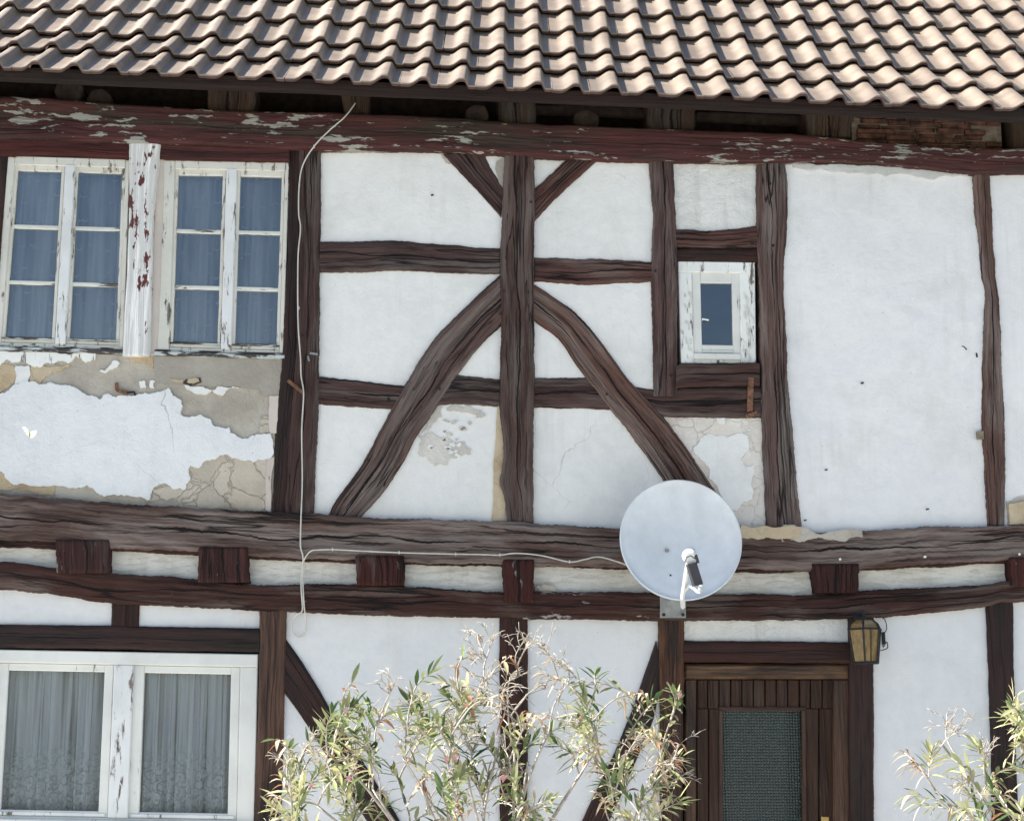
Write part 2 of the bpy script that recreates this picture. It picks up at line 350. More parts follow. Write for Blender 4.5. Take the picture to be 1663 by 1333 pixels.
class MB:
    def __init__(s): s.v = []; s.f = []; s.m = []; s.uv = []
    def add(s, vs, fs, m=0, uv=None):
        k = len(s.v); s.v += [Vector(v) for v in vs]; s.f += [[k+i for i in f] for f in fs]; s.m += [m]*len(fs)
        s.uv += uv if uv else [(0, 0)]*len(vs)
    def prism(s, front, back, m=0, bev=0.0):
        """front/back: 4 corners each (same order). Slight chamfer on the front rim."""
        n = len(front)
        if bev > 0:
            c = sum((Vector(p) for p in front), Vector())/n
            f2 = []; f1 = []
            for p, q in zip(front, back):
                p = Vector(p); q = Vector(q); d = (c-p); L = d.length
                f2.append(p + Vector((math.copysign(min(bev, abs(d.x)*.8), d.x), 0, math.copysign(min(bev, abs(d.z)*.8), d.z))))
                f1.append(p + (q-p).normalized()*bev)
            vs = f2+f1+[Vector(q) for q in back]
            fs = [list(range(n))]+[[i, i+n, (i+1) % n+n, (i+1) % n] for i in range(n)]+[[i+n, i+2*n, (i+1) % n+2*n, (i+1) % n+n] for i in range(n)]+[[2*n+i for i in reversed(range(n))]]
        else:
            vs = list(front)+list(back)
            fs = [list(range(n)), [n+i for i in reversed(range(n))]]+[[i, i+n, (i+1) % n+n, (i+1) % n] for i in range(n)]
        s.add(vs, fs, m)
    def box(s, x0, x1, y0, y1, z0, z1, m=0, bev=0.):
        s.prism([(x0, y0, z1), (x1, y0, z1), (x1, y0, z0), (x0, y0, z0)], [(x0, y1, z1), (x1, y1, z1), (x1, y1, z0), (x0, y1, z0)], m, bev)
    def tube(s, pts, rad, n=6, m=0, cap=True):
        pts = [Vector(p) for p in pts]
        rs = rad if isinstance(rad, (list, tuple)) else [rad]*len(pts)
        k = len(s.v); prev = None
        for i, p in enumerate(pts):
            d = (pts[min(i+1, len(pts)-1)]-pts[max(i-1, 0)]).normalized()
            if prev is None:
                a = d.cross(Vector((0, 0, 1)));
                if a.length < .1: a = d.cross(Vector((1, 0, 0)))
                a.normalize()
            else:
                a = (prev - d*prev.dot(d)).normalized()
            prev = a; b = d.cross(a)
            for j in range(n):
                t = 2*math.pi*j/n
                s.v.append(p+(a*math.cos(t)+b*math.sin(t))*rs[i]); s.uv.append((i*.05, j*.1))
        for i in range(len(pts)-1):
            for j in range(n):
                s.f.append([k+i*n+j, k+i*n+(j+1) % n, k+(i+1)*n+(j+1) % n, k+(i+1)*n+j]); s.m.append(m)
        if cap:
            s.f.append([k+j for j in reversed(range(n))]); s.f.append([k+(len(pts)-1)*n+j for j in range(n)]); s.m += [m, m]
    def ball(s, c, r, n=8, m=0, sx=1, sy=1, sz=1):
        c = Vector(c); vs = []; fs = []
        for i in range(1, n):
            a = math.pi*i/n
            for j in range(n*2):
                b = math.pi*j/n
                vs.append(c+Vector((r*sx*math.sin(a)*math.cos(b), r*sy*math.sin(a)*math.sin(b), r*sz*math.cos(a))))
        q = n*2
        for i in range(n-2):
            for j in range(q): fs.append([i*q+j, i*q+(j+1) % q, (i+1)*q+(j+1) % q, (i+1)*q+j][::-1])
        fs.append(list(range(q))); fs.append([(n-2)*q+j for j in reversed(range(q))])
        s.add(vs, fs, m)
    def obj(s, name, mats, parent=None, smooth=False):
        if not isinstance(mats, list): mats = [mats]
        return link(name, s.v, s.f, None, parent, smooth, s.uv, mats, s.m)

def resample(rows, step):
    """rows: list of (A,B) world-vector pairs -> catmull-rom resampled"""
    out = []
    for i in range(len(rows)-1):
        p0 = rows[max(i-1, 0)]; p1 = rows[i]; p2 = rows[i+1]; p3 = rows[min(i+2, len(rows)-1)]
        L = ((p1[0]+p1[1])/2-(p2[0]+p2[1])/2).length
        k = max(1, int(L/step))
        for j in range(k):
            t = j/k
            pr = []
            for e in (0, 1):
                a, b, c, d = p0[e], p1[e], p2[e], p3[e]
                q = .5*((2*b)+(c-a)*t+(2*a-5*b+4*c-d)*t*t+(3*b-a-3*c+d)*t**3)
                lin = b.lerp(c, t)
                pr.append(lin.lerp(q, .7))
            out.append(pr)
    out.append(list(rows[-1])); return out

TSEED = [0]
def timber(name, rows, proud, mat, parent, back=.10, rough=1., label=None, end=False):
    """rows of pixel pairs ((ax,ay),(bx,by)) on the plane y=-proud -> one hewn timber with wavy arrises"""
    TSEED[0] += 1; sd = TSEED[0]*13.7
    W = [(P(a[0], a[1], -proud), P(b[0], b[1], -proud)) for a, b in rows]
    st = .012 if len(W) else .02
    S = resample(W, st)
    wid = sum((a-b).length for a, b in S)/len(S)
    nv = max(6, int(wid/.012))
    V = []; UV = []; AC = []; u = 0; prev = None
    prof = [0, .35*.012/wid, .012/wid]
    ts = sorted(set([0, .004/wid, .010/wid, .022/wid]+[i/nv for i in range(1, nv) if .024/wid < i/nv < 1-.024/wid]+[1-.022/wid, 1-.010/wid, 1-.004/wid, 1]))
    nc = len(ts)
    for i, (a, b) in enumerate(S):
        m = (a+b)/2
        if prev is not None: u += (m-prev).length
        prev = m
        ax = (b-a).normalized()
        na = noise.noise((u*2.2, sd, 0))*.007*rough+noise.noise((u*9, sd, 3))*.005*rough+noise.noise((u*35, sd, 9))*.003*rough+noise.noise((u*75, sd, 14))*.003*rough
        nb = noise.noise((u*2.2, sd, 20))*.007*rough+noise.noise((u*9, sd, 23))*.005*rough+noise.noise((u*35, sd, 29))*.003*rough+noise.noise((u*75, sd, 34))*.003*rough
        A = a+ax*na; B = b+ax*nb
        endr = 0
        de = min(i, len(S)-1-i)
        if end and de < 2: endr = (.009, .003)[de]
        row = []
        for t in ts:
            p = A.lerp(B, t)
            e = min(t, 1-t)*wid
            rd = 0
            if e < .022:
                q = 1-e/.022; rd = q**3*.013*(1+.6*noise.noise((u*6, t*5, sd)))
            y = p.y+rd+endr
            y += noise.noise((u*2.5, t*wid*7, sd))*.006*rough+noise.noise((u*12, t*wid*45, sd+5))*.0028*rough
            row.append(Vector((p.x, y, p.z)))
        V.append(Vector((row[0].x, back, row[0].z))); UV.append((u+sd, -proud-back+sd*.37)); AC.append(-1)
        for t, p in zip(ts, row): V.append(p); UV.append((u+sd, t*wid+sd*.37)); AC.append(t)
        V.append(Vector((row[-1].x, back, row[-1].z))); UV.append((u+sd, wid+proud+back+sd*.37)); AC.append(2)
    k = nc+2; F = []
    for i in range(len(S)-1):
        for j in range(k-1):
            F.append([i*k+j, (i+1)*k+j, (i+1)*k+j+1, i*k+j+1])
    F.append(list(range(k))); F.append([(len(S)-1)*k+j for j in reversed(range(k))])
    # consistent outward normals
    o = link(name, V, F, mat, parent, True, UV)
    o.data.attributes.new('across', 'FLOAT', 'POINT').data.foreach_set('value', AC)
    bm = bmesh.new(); bm.from_mesh(o.data); bmesh.ops.recalc_face_normals(bm, faces=bm.faces); bm.to_mesh(o.data); bm.free()
    if label: o['label'] = label
    return o
def Vt(name, lst, *a, **k): return timber(name, [((l, y), (r, y)) for y, l, r in lst], *a, **k)
def Ht(name, lst, *a, **k): return timber(name, [((x, t), (x, b)) for x, t, b in lst], *a, **k)

def panel(quad, y, mat, parent, name='plaster_panel', amp=.006, step=.035, label=None):
    TSEED[0] += 1; sd = TSEED[0]*3.3
    TL, TR, BR, BL = [P(q[0], q[1], y) for q in quad]
    nx = max(2, int((TR-TL).length/step)); nz = max(2, int((TL-BL).length/step))
    V = []; UV = []
    for j in range(nz+1):
        for i in range(nx+1):
            p = TL.lerp(TR, i/nx).lerp(BL.lerp(BR, i/nx), j/nz)
            d = noise.noise((p.x*1.8, sd, p.z*1.8))*amp+noise.noise((p.x*7, sd, p.z*7))*amp*.35
            V.append((p.x, p.y+d, p.z)); UV.append((p.x, p.z))
    F = [[j*(nx+1)+i, (j+1)*(nx+1)+i, (j+1)*(nx+1)+i+1, j*(nx+1)+i+1] for j in range(nz) for i in range(nx)]
    o = link(name, V, F, mat, parent, True, UV)
    if label: o['label'] = label
    return o

def fractal(pts, amp, n=4, seed=0):
    rnd = random.Random(seed)
    P2 = [Vector((p[0], p[1])) for p in pts]
    a = amp
    for _ in range(n):
        Q = []
        for i, p in enumerate(P2):
            q = P2[(i+1) % len(P2)]; d = q-p; L = d.length
            Q.append(p)
            if L > 2.2:
                nrm = Vector((-d.y, d.x))
                Q.append(p+d*rnd.uniform(.38, .62)+nrm*rnd.uniform(-a, a))
        P2 = Q
    return P2
def patch(name, pts, y, thick, mat, parent, amp=.16, seed=0, label=None, n=4):
    pts = fractal(pts, amp, n, seed)
    W = [P(p.x, p.y, y-thick) for p in pts]
    # drop duplicates
    tri = geometry.tessellate_polygon([[Vector((v.x, v.z, 0)) for v in W]])
    c = len(W); V = list(W)
    V += [Vector((v.x, y+.01, v.z)) for v in W]
    F = [list(t) for t in tri]+[[i, (i+1) % c, (i+1) % c+c, i+c] for i in range(c)]
    o = link(name, V, F, mat, parent, False, [(v.x, v.z) for v in V])
    bm = bmesh.new(); bm.from_mesh(o.data); bmesh.ops.recalc_face_normals(bm, faces=bm.faces); bm.to_mesh(o.data); bm.free()
    # face the room-side correctly: front must look to -Y
    me = o.data
    big = max(me.polygons, key=lambda p: p.area if abs(p.normal.y) > .9 else 0)
    if big.normal.y > 0: me.flip_normals()
    if label: o['label'] = label
    return o

# ================================================================== SETTING
gx = []
g = MB(); g.add([(-400, -400, 0), (400, -400, 0), (400, 400, 0), (-400, 400, 0)], [[0, 1, 2, 3]])
MT['ground'] = plain('pale gravel yard', (.50, .50, .49), .95, var=.2, scale=9, bump=.6)
go = g.obj('ground', MT['ground']); go['kind'] = 'structure'
g = MB(); g.add([(-400, -400, .004), (400, -400, .004), (400, -14, .004), (-400, -14, .004)], [[0, 1, 2, 3]])  # unseen sheet behind the camera, added to darken the lower window's reflection
MT['dark_reflection_ground'] = plain('added dark ground for reflection', (.13, .13, .075), .95, var=.5, scale=3, bump=.6)
me_ = g.obj('dark_reflection_ground', MT['dark_reflection_ground']); me_['kind'] = 'structure'

# ================================================================== HOUSE
H = thing('half_timbered_house', 'crooked half timbered house with peeling white plaster, dark oak beams and a brown tiled roof', 'house', (0, 0, 0))
XL, XR = -1000, 2500            # pixel columns (on the facade plane) where the house ends

# --- plaster panels -------------------------------------------------
W = MT['white']; WL = MT['whitelow']; WR = MT['white2']
panel([(495, 215), (840, 215), (840, 418), (495, 418)], 0, W, H)
panel([(495, 418), (840, 418), (840, 638), (495, 638)], .002, W, H)
panel([(495, 638), (842, 638), (842, 855), (480, 845)], .001, W, H, amp=.004)
panel([(840, 215), (1078, 215), (1080, 440), (840, 440)], .001, W, H)
panel([(840, 440), (1080, 440), (1082, 640), (840, 640)], -.001, W, H)
panel([(840, 640), (1255, 640), (1275, 875), (840, 875)], .002, W, H, amp=.003)
panel([(1078, 235), (1255, 240), (1255, 385), (1080, 385)], .002, MT['whitetop'], H, label='small patchy white panel above the little window')
panel([(1255, 248), (1597, 258), (1618, 880), (1275, 880)], 0, WR, H, amp=.012)
panel([(1597, 258), (1960, 262), (1975, 880), (1618, 880)], 0, WR, H)
panel([(-60, 560), (478, 575), (465, 845), (-60, 825)], .004, MT['greige'], H, amp=.003, label='bare greige render below the upper windows')
panel([(-420, 205), (-22, 205), (-42, 575), (-420, 575)], .006, W, H)
panel([(-420, 575), (-58, 575), (-58, 835), (-420, 830)], .006, W, H)
panel([(-420, 1030), (-8, 1035), (-30, 1345), (-420, 1345)], .006, WL, H)
panel([(XL, 205), (-420, 205), (-420, 830), (XL, 830)], .002, W, H)
panel([(1960, 262), (XR, 270), (XR, 880), (1975, 880)], .002, W, H)
SX = [XL, -420, -60, 134, 365, 618, 842, 1108, 1357, 1665, 1960, XR]
for i in range(len(SX)-1):
    a, b = SX[i], SX[i+1]
    panel([(a, 862), (b, 862), (b, 985), (a, 985)], .016, MT['whitestrip'], H, amp=.010, step=.025)
panel([(-420, 935), (203, 960), (203, 1035), (-420, 1030)], .004, WL, H)
panel([(203, 960), (441, 975), (440, 1040), (203, 1035)], .002, WL, H)
panel([(XL, 935), (-420, 935), (-420, 1690), (XL, 1690)], .002, WL, H)
panel([(-420, 1340), (437, 1340), (430, 1690), (-420, 1690)], .003, WL, H)
panel([(441, 975), (835, 985), (835, 1690), (430, 1690)], 0, WL, H, amp=.008)
panel([(835, 985), (1090, 985), (1090, 1690), (835, 1690)], .003, WL, H, amp=.008)
panel([(1090, 985), (1400, 985), (1400, 1050), (1090, 1050)], .004, MT['whitetop'], H)
panel([(1400, 970), (1626, 960), (1640, 1690), (1400, 1690)], .001, WL, H, amp=.008)
panel([(1626, 950), (2060, 950), (2060, 1690), (1640, 1690)], .003, WL, H)
panel([(2060, 950), (XR, 950), (XR, 1690), (2060, 1690)], .001, WL, H)

# --- render patches ---------------------------------------------------
def rz(pts, ox, oy, s): return [(ox+x/s, oy+y/s) for x, y in pts]
# cement strip under right window
patch('render_patch', rz([(735, 400), (1365, 400), (1345, 605), (1260, 600), (1250, 565), (1160, 560), (1000, 555), (870, 545), (770, 540), (745, 480)], 0, 440, 2.9625), .002, .006, MT['cement'], H, .03, 1, 'smooth grey cement strip under the upper window')
# pale stones bottom right
patch('render_patch', rz([(900, 925), (1060, 880), (1160, 900), (1230, 915), (1300, 900), (1310, 1160), (1100, 1150), (900, 1125), (700, 1118), (720, 1050), (860, 1040)], 0, 440, 2.9625), .002, .005, MT['stone'], H, .1, 2, 'exposed pale rubble beside the dark post')
patch('render_patch', rz([(-60, 960), (30, 965), (60, 1020), (270, 1030), (262, 1078), (120, 1060), (-60, 1045)], 0, 440, 2.9625), .002, .004, MT['ochre'], H, .1, 3)
patch('render_patch', rz([(-60, 445), (40, 450), (85, 470), (70, 535), (-10, 600), (-60, 600)], 0, 440, 2.9625), .002, .006, MT['ochre'], H, .1, 4)
patch('render_patch', rz([(150, 450), (340, 452), (300, 480), (220, 505), (190, 545), (140, 535)], 0, 440, 2.9625), .002, .006, MT['ochre'], H, .12, 5)
patch('render_patch', rz([(630, 395), (735, 395), (735, 470), (690, 445), (640, 440), (615, 410)], 0, 440, 2.9625), .002, .006, MT['ochre'], H, .12, 6)
patch('render_patch', rz([(1255, 700), (1295, 700), (1300, 775), (1248, 780), (1255, 735)], 0, 440, 2.9625), .002, .006, MT['stone'], H, .12, 7)
patch('render_patch', rz([(1295, 600), (1345, 600), (1330, 780), (1298, 780)], 0, 440, 2.9625), .001, .012, MT['pinkwood'], H, .04, 8)
patch('render_patch', rz([(1290, 900), (1320, 895), (1300, 1160), (1278, 1150)], 0, 440, 2.9625), .001, .012, MT['pinkwood'], H, .04, 9)
# flaky remains under the left window
patch('limewash_patch', rz([(-90, 385), (250, 378), (465, 390), (455, 425), (410, 440), (365, 408), (325, 445), (230, 440), (150, 455), (60, 440), (30, 425), (-90, 435)], 0, 440, 2.9625), .001, .010, MT['paintbad'], H, .2, 11, 'flaky scarred white strip under the left window')
patch('limewash_patch', rz([(75, 455), (140, 455), (135, 540), (70, 545)], 0, 440, 2.9625), .000, .010, MT['white'], H, .12, 12)
# the big remaining sheet of limewash
wp = [(-60, 600), (0, 590), (70, 545), (150, 530), (190, 545), (290, 550), (370, 565), (395, 585), (430, 600), (480, 618), (500, 595), (600, 600), (660, 595), (700, 585), (760, 580), (810, 560), (830, 600), (870, 620), (870, 688), (960, 690), (1010, 710), (1030, 745), (1100, 750), (1105, 780), (1180, 805), (1240, 785), (1300, 782), (1315, 830), (1305, 895), (1220, 920), (1150, 905), (1110, 895), (1060, 885), (1000, 910), (960, 945), (915, 935), (915, 1000), (890, 1050), (830, 1050), (800, 1022), (735, 1050), (720, 1100), (640, 1085), (560, 1080), (500, 1085), (455, 1055), (420, 1030), (360, 1045), (200, 1035), (60, 1025), (30, 1000), (20, 975), (-60, 968)]
MT['limebig'] = white_wall('crazed limewash', (.71, .715, .715), cracks=1., dirtamt=.35, seed=8)
patch('limewash_patch', rz(wp, 0, 440, 2.9625), .0, .014, MT['limebig'], H, .17, 13, 'large ragged sheet of crazed white limewash')
for i, q in enumerate([[(885, 548), (960, 555), (1060, 555), (1150, 562), (1085, 575), (1070, 598), (960, 590), (900, 570)],
                       [(668, 530), (695, 528), (702, 560), (675, 566)], [(720, 528), (745, 530), (742, 560), (722, 562)],
                       [(478, 480), (520, 465), (560, 430), (575, 440), (530, 475), (500, 490)]]):
    patch('limewash_patch', rz(q, 0, 440, 2.9625), -.003, .007, MT['white'], H, .2, 20+i)
# hole with ochre stone under the right window
patch('render_hole', rz([(880, 540), (895, 522), (930, 515), (965, 515), (970, 535), (940, 548), (900, 548)], 0, 440, 2.9625), -.003, .006, plain('raw hole', (.06, .04, .03), .95), H, .1, 31)
patch('render_patch', rz([(905, 520), (955, 516), (960, 532), (930, 542), (900, 536)], 0, 440, 2.9625), -.006, .006, MT['ochre'], H, .1, 32)
patch('render_patch', rz([(812, 518), (880, 522), (878, 540), (850, 535)], 0, 440, 2.9625), -.003, .005, MT['ochre'], H, .1, 33)
# grey scar in the middle bay
sc1 = rz([(385, 790), (430, 780), (470, 790), (520, 800), (560, 830), (600, 820), (640, 850), (630, 885), (580, 880), (540, 900), (500, 930), (450, 925), (400, 895), (388, 850)], 550, 440, 2.9625)
patch('render_patch', sc1, -.001, .004, MT['scar'], H, .3, 40, 'grey scar in the white panel beside the curved brace')
patch('render_patch', rz([(455, 655), (500, 655), (495, 700), (460, 730), (430, 770), (400, 780), (430, 720)], 550, 440, 2.9625), -.001, .004, MT['scar'], H, .2, 41)
patch('render_patch', rz([(520, 660), (600, 662), (680, 670), (705, 690), (690, 702), (640, 685), (560, 672)], 550, 440, 2.9625), -.001, .004, MT['scar'], H, .3, 42)
for i in range(14):
    cx = random.uniform(500, 660); cy = random.uniform(710, 830); r = random.uniform(4, 11)
    patch('render_patch', rz([(cx+r*math.cos(a)*1.5, cy+r*math.sin(a)) for a in (0, 1.2, 2.4, 3.6, 4.9)], 550, 440, 2.9625), -.001, .004, MT['scar'], H, .35, 50+i, n=3)
for i in range(9):
    cx = random.uniform(420, 600); cy = random.uniform(810, 890); r = random.uniform(5, 12)
    patch('limewash_patch', rz([(cx+r*math.cos(a)*1.6, cy+r*math.sin(a)) for a in (0, 1.2, 2.4, 3.6, 4.9)], 550, 440, 2.9625), -.004, .005, MT['white'], H, .35, 70+i, n=3)
# beige strip left of the centre post
patch('render_patch', rz([(765, 650), (800, 650), (800, 1200), (735, 1200), (745, 1000), (757, 800)], 550, 440, 2.9625), -.001, .008, MT['ochre'], H, .03, 90, 'beige bare strip beside the centre post')
patch('render_patch', rz([(470, 728), (690, 735), (700, 765), (640, 760), (560, 765), (530, 790), (510, 775)], 550, 0, 2.9625), -.001, .009, MT['greige'], H, .12, 91)
patch('render_patch', [(806, 262), (822, 255), (822, 405), (812, 395), (814, 330)], -.001, .012, MT['cement'], H, .08, 92)
# rubble bay right of the brace
patch('render_patch', rz([(-80, 700), (405, 705), (430, 1235), (250, 1235), (180, 1060), (60, 900), (-60, 760)], 1100, 440, 2.954), -.001, .005, MT['pink'], H, .03, 95, 'pinkish bare render between brace and post')
patch('limewash_patch', rz([(75, 850), (110, 810), (150, 780), (200, 790), (240, 800), (300, 778), (340, 790), (345, 850), (300, 905), (330, 940), (370, 930), (372, 970), (355, 1030), (362, 1090), (310, 1110), (285, 1150), (220, 1140), (215, 1080), (190, 1030), (150, 990), (150, 940), (110, 900)], 1100, 440, 2.954), -.006, .006, MT['white'], H, .14, 96, 'ragged white limewash island between brace and post')
patch('limewash_patch', rz([(190, 705), (228, 705), (230, 733), (200, 735)], 1100, 440, 2.954), -.006, .006, MT['white'], H, .1, 97)
# grey weathering under the eaves beam on the right
MT['smudge'] = white_wall('greyed limewash', (.60, .60, .58), (.42, .42, .40), 1., .8, .7, seed=12)
patch('render_patch', rz([(520, 760), (780, 775), (960, 780), (1120, 785), (1300, 800), (1420, 815), (1420, 835), (1300, 840), (1230, 860), (1180, 850), (1120, 835), (1000, 845), (900, 830), (760, 825), (640, 815), (560, 800)], 1100, 0, 2.954), .0, .016, MT['smudge'], H, .1, 98)
patch('render_patch', [(1272, 852), (1303, 856), (1325, 866), (1400, 862), (1402, 872), (1375, 878), (1330, 872), (1270, 880)], -.03, .036, MT['greige'], H, .12, 99)
patch('render_patch', [(1204, 852), (1300, 858), (1300, 872), (1230, 876), (1204, 874)], -.058, .012, MT['ochre'], H, .12, 100)
patch('render_patch', [(1634, 815), (1668, 806), (1680, 825), (1680, 856), (1636, 852)], -.0, .01, MT['greige'], H, .1, 101)
patch('stone', [(1639, 818), (1670, 812), (1690, 830), (1690, 850), (1640, 852)], -.0, .03, MT['ochre'], H, .06, 102)
patch('render_patch', rz([(943, 205), (985, 193), (1030, 200), (1045, 228), (945, 228)], 550, 883, 2.9625), .0, .02, MT['stone'], H, .05, 103)

# --- timbers ----------------------------------------------------------
E = MT['eave']; WE = MT['weath']; W2 = MT['weath2']
Ht('eaves_beam', [(XL, 150, 222), (-300, 152, 224), (0, 156, 227), (170, 166, 230), (350, 178, 235), (470, 180, 241), (560, 183, 243), (700, 189, 243), (790, 195, 248), (870, 200, 253), (1000, 206, 259), (1100, 209, 260), (1230, 215, 263), (1300, 218, 262), (1420, 230, 265), (1500, 235, 272), (1580, 239, 281), (1663, 241, 279), (2000, 244, 285), (XR, 250, 295)], .06, E, H, back=.2, label='thick red painted beam under the eaves, its paint flaking')
Ht('window_lintel', [(-20, 222, 253), (100, 226, 251), (208, 228, 257)], .035, MT['lintel'], H, back=.05)
Ht('window_lintel', [(250, 230, 258), (380, 235, 261), (470, 236, 262)], .035, MT['lintel'], H, back=.05)
Vt('post', [(222, -22, 15), (300, -24, 7), (420, -30, 0), (560, -40, -8)], .02, MT['darkred'], H)
Vt('post', [(222, -80, -40), (560, -88, -50), (830, -95, -55)], .02, WE, H)
Vt('post', [(232, 209, 262), (330, 209, 250), (450, 205, 246), (577, 198, 243)], .045, MT['whitepost'], H, back=.06, rough=.35, label='white painted post between the windows, flaking to red')
Vt('window_reveal', [(245, 248, 268), (330, 248, 266), (450, 244, 262), (577, 240, 256)], .012, MT['pinkwood'], H, back=.06, rough=.4)
Vt('post', [(236, 484, 522), (400, 486, 520), (560, 482, 518), (700, 470, 515), (838, 462, 509)], .030, W2, H)
Vt('post', [(236, 467, 488), (400, 466, 489), (570, 459, 487), (640, 452, 478), (700, 447, 474), (835, 440, 466)], .018, MT['darkred'], H)
Vt('post', [(245, 820, 868), (300, 818, 869), (340, 817, 869), (400, 812, 868), (530, 814, 868), (620, 812, 868), (660, 811, 867), (700, 816, 867), (740, 818, 866), (780, 812, 866), (810, 820, 866), (848, 824, 866)], .038, WE, H, label='tall weathered centre post')
Vt('post', [(255, 1053, 1094), (300, 1057, 1096), (350, 1061, 1098), (450, 1058, 1101), (643, 1062, 1100)], .028, W2, H)
Vt('post', [(255, 1230, 1277), (330, 1230, 1280), (400, 1230, 1277), (447, 1234, 1274), (552, 1236, 1277), (610, 1237, 1281), (694, 1238, 1288), (779, 1242, 1295), (856, 1246, 1302)], .032, WE, H)
Vt('post', [(272, 1581, 1608), (340, 1585, 1613), (396, 1591, 1615), (447, 1596, 1619), (484, 1601, 1623), (586, 1596, 1628), (694, 1596, 1633), (762, 1600, 1634), (853, 1605, 1631)], .026, WE, H, label='thin crooked post at the right')
Ht('rail', [(519, 392, 441), (580, 391, 440), (640, 390, 438), (720, 395, 442), (770, 401, 443), (812, 403, 444)], .022, W2, H)
Ht('rail', [(868, 417, 456), (960, 420, 461), (1060, 425, 457)], .020, W2, H)
Ht('rail', [(515, 611, 655), (600, 620, 661), (660, 627, 664), (700, 612, 658), (740, 607, 655), (812, 615, 660)], .016, W2, H)
Ht('rail', [(866, 613, 661), (950, 612, 662), (1000, 620, 665), (1070, 634, 675), (1100, 630, 677), (1236, 628, 678)], .020, W2, H)
timber('brace', [((718, 250), (785, 246)), ((765, 298), (800, 276)), ((814, 352), (818, 304))], .018, W2, H)
timber('brace', [((926, 252), (978, 252)), ((893, 284), (919, 306)), ((864, 310), (864, 362))], .018, W2, H)
timber('brace', [((812, 446), (816, 526)), ((785, 470), (792, 548)), ((753, 501), (766, 577)), ((720, 533), (748, 602)), ((695, 565), (739, 614)), ((655, 629), (703, 670)), ((614, 703), (678, 705)), ((585, 757), (650, 757)), ((550, 805), (618, 805)), ((528, 842), (584, 842))], .027, WE, H, label='long curved brace falling to the left')
timber('brace', [((866, 519), (866, 460)), ((908, 551), (922, 497)), ((930, 582), (950, 522)), ((952, 612), (972, 548)), ((992, 663), (1023, 619)), ((1030, 710), (1077, 676)), ((1080, 781), (1130, 748)), ((1118, 840), (1175, 815)), ((1128, 858), (1190, 850))], .027, WE, H, label='long curved brace falling to the right')
Ht('rail', [(1096, 372, 400), (1160, 374, 402), (1234, 366, 401)], .018, W2, H)
Ht('rail', [(1096, 403, 424), (1234, 403, 425)], .012, MT['darkred'], H)
Ht('window_sill', [(1098, 592, 630), (1120, 588, 628), (1234, 588, 627)], .030, MT['weath2'], H)
Ht('sill_beam', [(XL, 785, 865), (-300, 790, 870), (0, 800, 878), (90, 807, 880), (180, 814, 891), (320, 823, 896), (405, 829, 903), (560, 837, 908), (660, 841, 912), (830, 847, 917), (1010, 857, 920), (1120, 859, 922), (1195, 853, 924), (1320, 865, 925), (1400, 861, 922), (1530, 855, 915), (1663, 851, 908), (2000, 845, 895), (XR, 840, 890)], .065, MT['sill'], H, back=.2, rough=1.5, label='silvered sill beam across the whole front, sagging')
Ht('sill_fillet', [(XL, 858, 872), (0, 872, 887), (180, 884, 893), (405, 896, 906), (660, 905, 915), (1010, 912, 922), (1195, 916, 927), (1320, 917, 928), (1530, 908, 920), (1663, 900, 912), (XR, 880, 896)], .050, MT['joist'], H, back=.1, rough=1.2)
Ht('plate_beam', [(XL, 900, 942), (-300, 905, 948), (0, 913, 957), (90, 922, 965), (180, 930, 979), (320, 940, 985), (405, 947, 990), (560, 949, 997), (658, 952, 1000), (813, 961, 1002), (870, 959, 1005), (1056, 962, 1006), (1168, 964, 1007), (1323, 964, 1005), (1398, 959, 1002), (1472, 955, 998), (1601, 948, 985), (1663, 941, 976), (2000, 925, 965), (XR, 915, 955)], .050, MT['plate'], H, back=.2, rough=1.4, label='bowed dark red beam above the ground floor')
for l in ([(876, 88, 178), (930, 90, 176)], [(888, 322, 403), (945, 322, 405)], [(902, 578, 658), (950, 580, 658)], [(915, 1318, 1396), (962, 1326, 1394)], [(905, 1640, 1715), (950, 1645, 1712)], [(870, -170, -100), (920, -168, -100)], [(900, 1920, 2000), (945, 1922, 1998)]):
    Vt('joist_end', l, .085, MT['joist'], H, end=True, rough=1.6)
Vt('joist_end', [(908, 817, 866), (940, 818, 866), (977, 820, 864)], .085, MT['joist'], H, end=True, rough=1.6)
BR = MT['brown']; DR = MT['darkred']
Vt('post', [(975, 181, 226), (1018, 180, 225)], .022, DR, H, rough=.5)
Ht('window_lintel', [(-430, 1010, 1048), (0, 1013, 1051), (130, 1015, 1053), (225, 1016, 1055), (422, 1020, 1059)], .030, DR, H, rough=.6, label='dark red beam over the lower window')
Vt('post', [(985, 421, 465), (1100, 420, 462), (1200, 417, 460), (1333, 412, 456), (1690, 405, 452)], .034, BR, H, rough=.5)
timber('brace', [((458, 1119), (458, 1028)), ((487, 1160), (500, 1090)), ((516, 1205), (537, 1153)), ((557, 1270), (590, 1238)), ((600, 1340), (640, 1318)), ((700, 1500), (745, 1480)), ((800, 1660), (840, 1640))], .022, DR, H, rough=.5)
Vt('post', [(995, 811, 857), (1200, 812, 857), (1690, 812, 856)], .030, DR, H, rough=.6)
timber('brace', [((1066, 1040), (1075, 1100)), ((1037, 1125), (1062, 1165)), ((1012, 1190), (1040, 1220)), ((985, 1250), (1010, 1290)), ((945, 1335), (985, 1345)), ((870, 1520), (915, 1525)), ((835, 1600), (870, 1610))], .020, DR, H, rough=.5)
Vt('post', [(995, 1070, 1111), (1200, 1072, 1110), (1690, 1075, 1108)], .036, BR, H, rough=.6)
Ht('door_lintel', [(1108, 1040, 1075), (1250, 1041, 1076), (1384, 1042, 1077)], .028, DR, H, rough=.5)
Vt('post', [(992, 1379, 1420), (1200, 1380, 1420), (1690, 1380, 1420)], .034, DR, H, rough=.6)
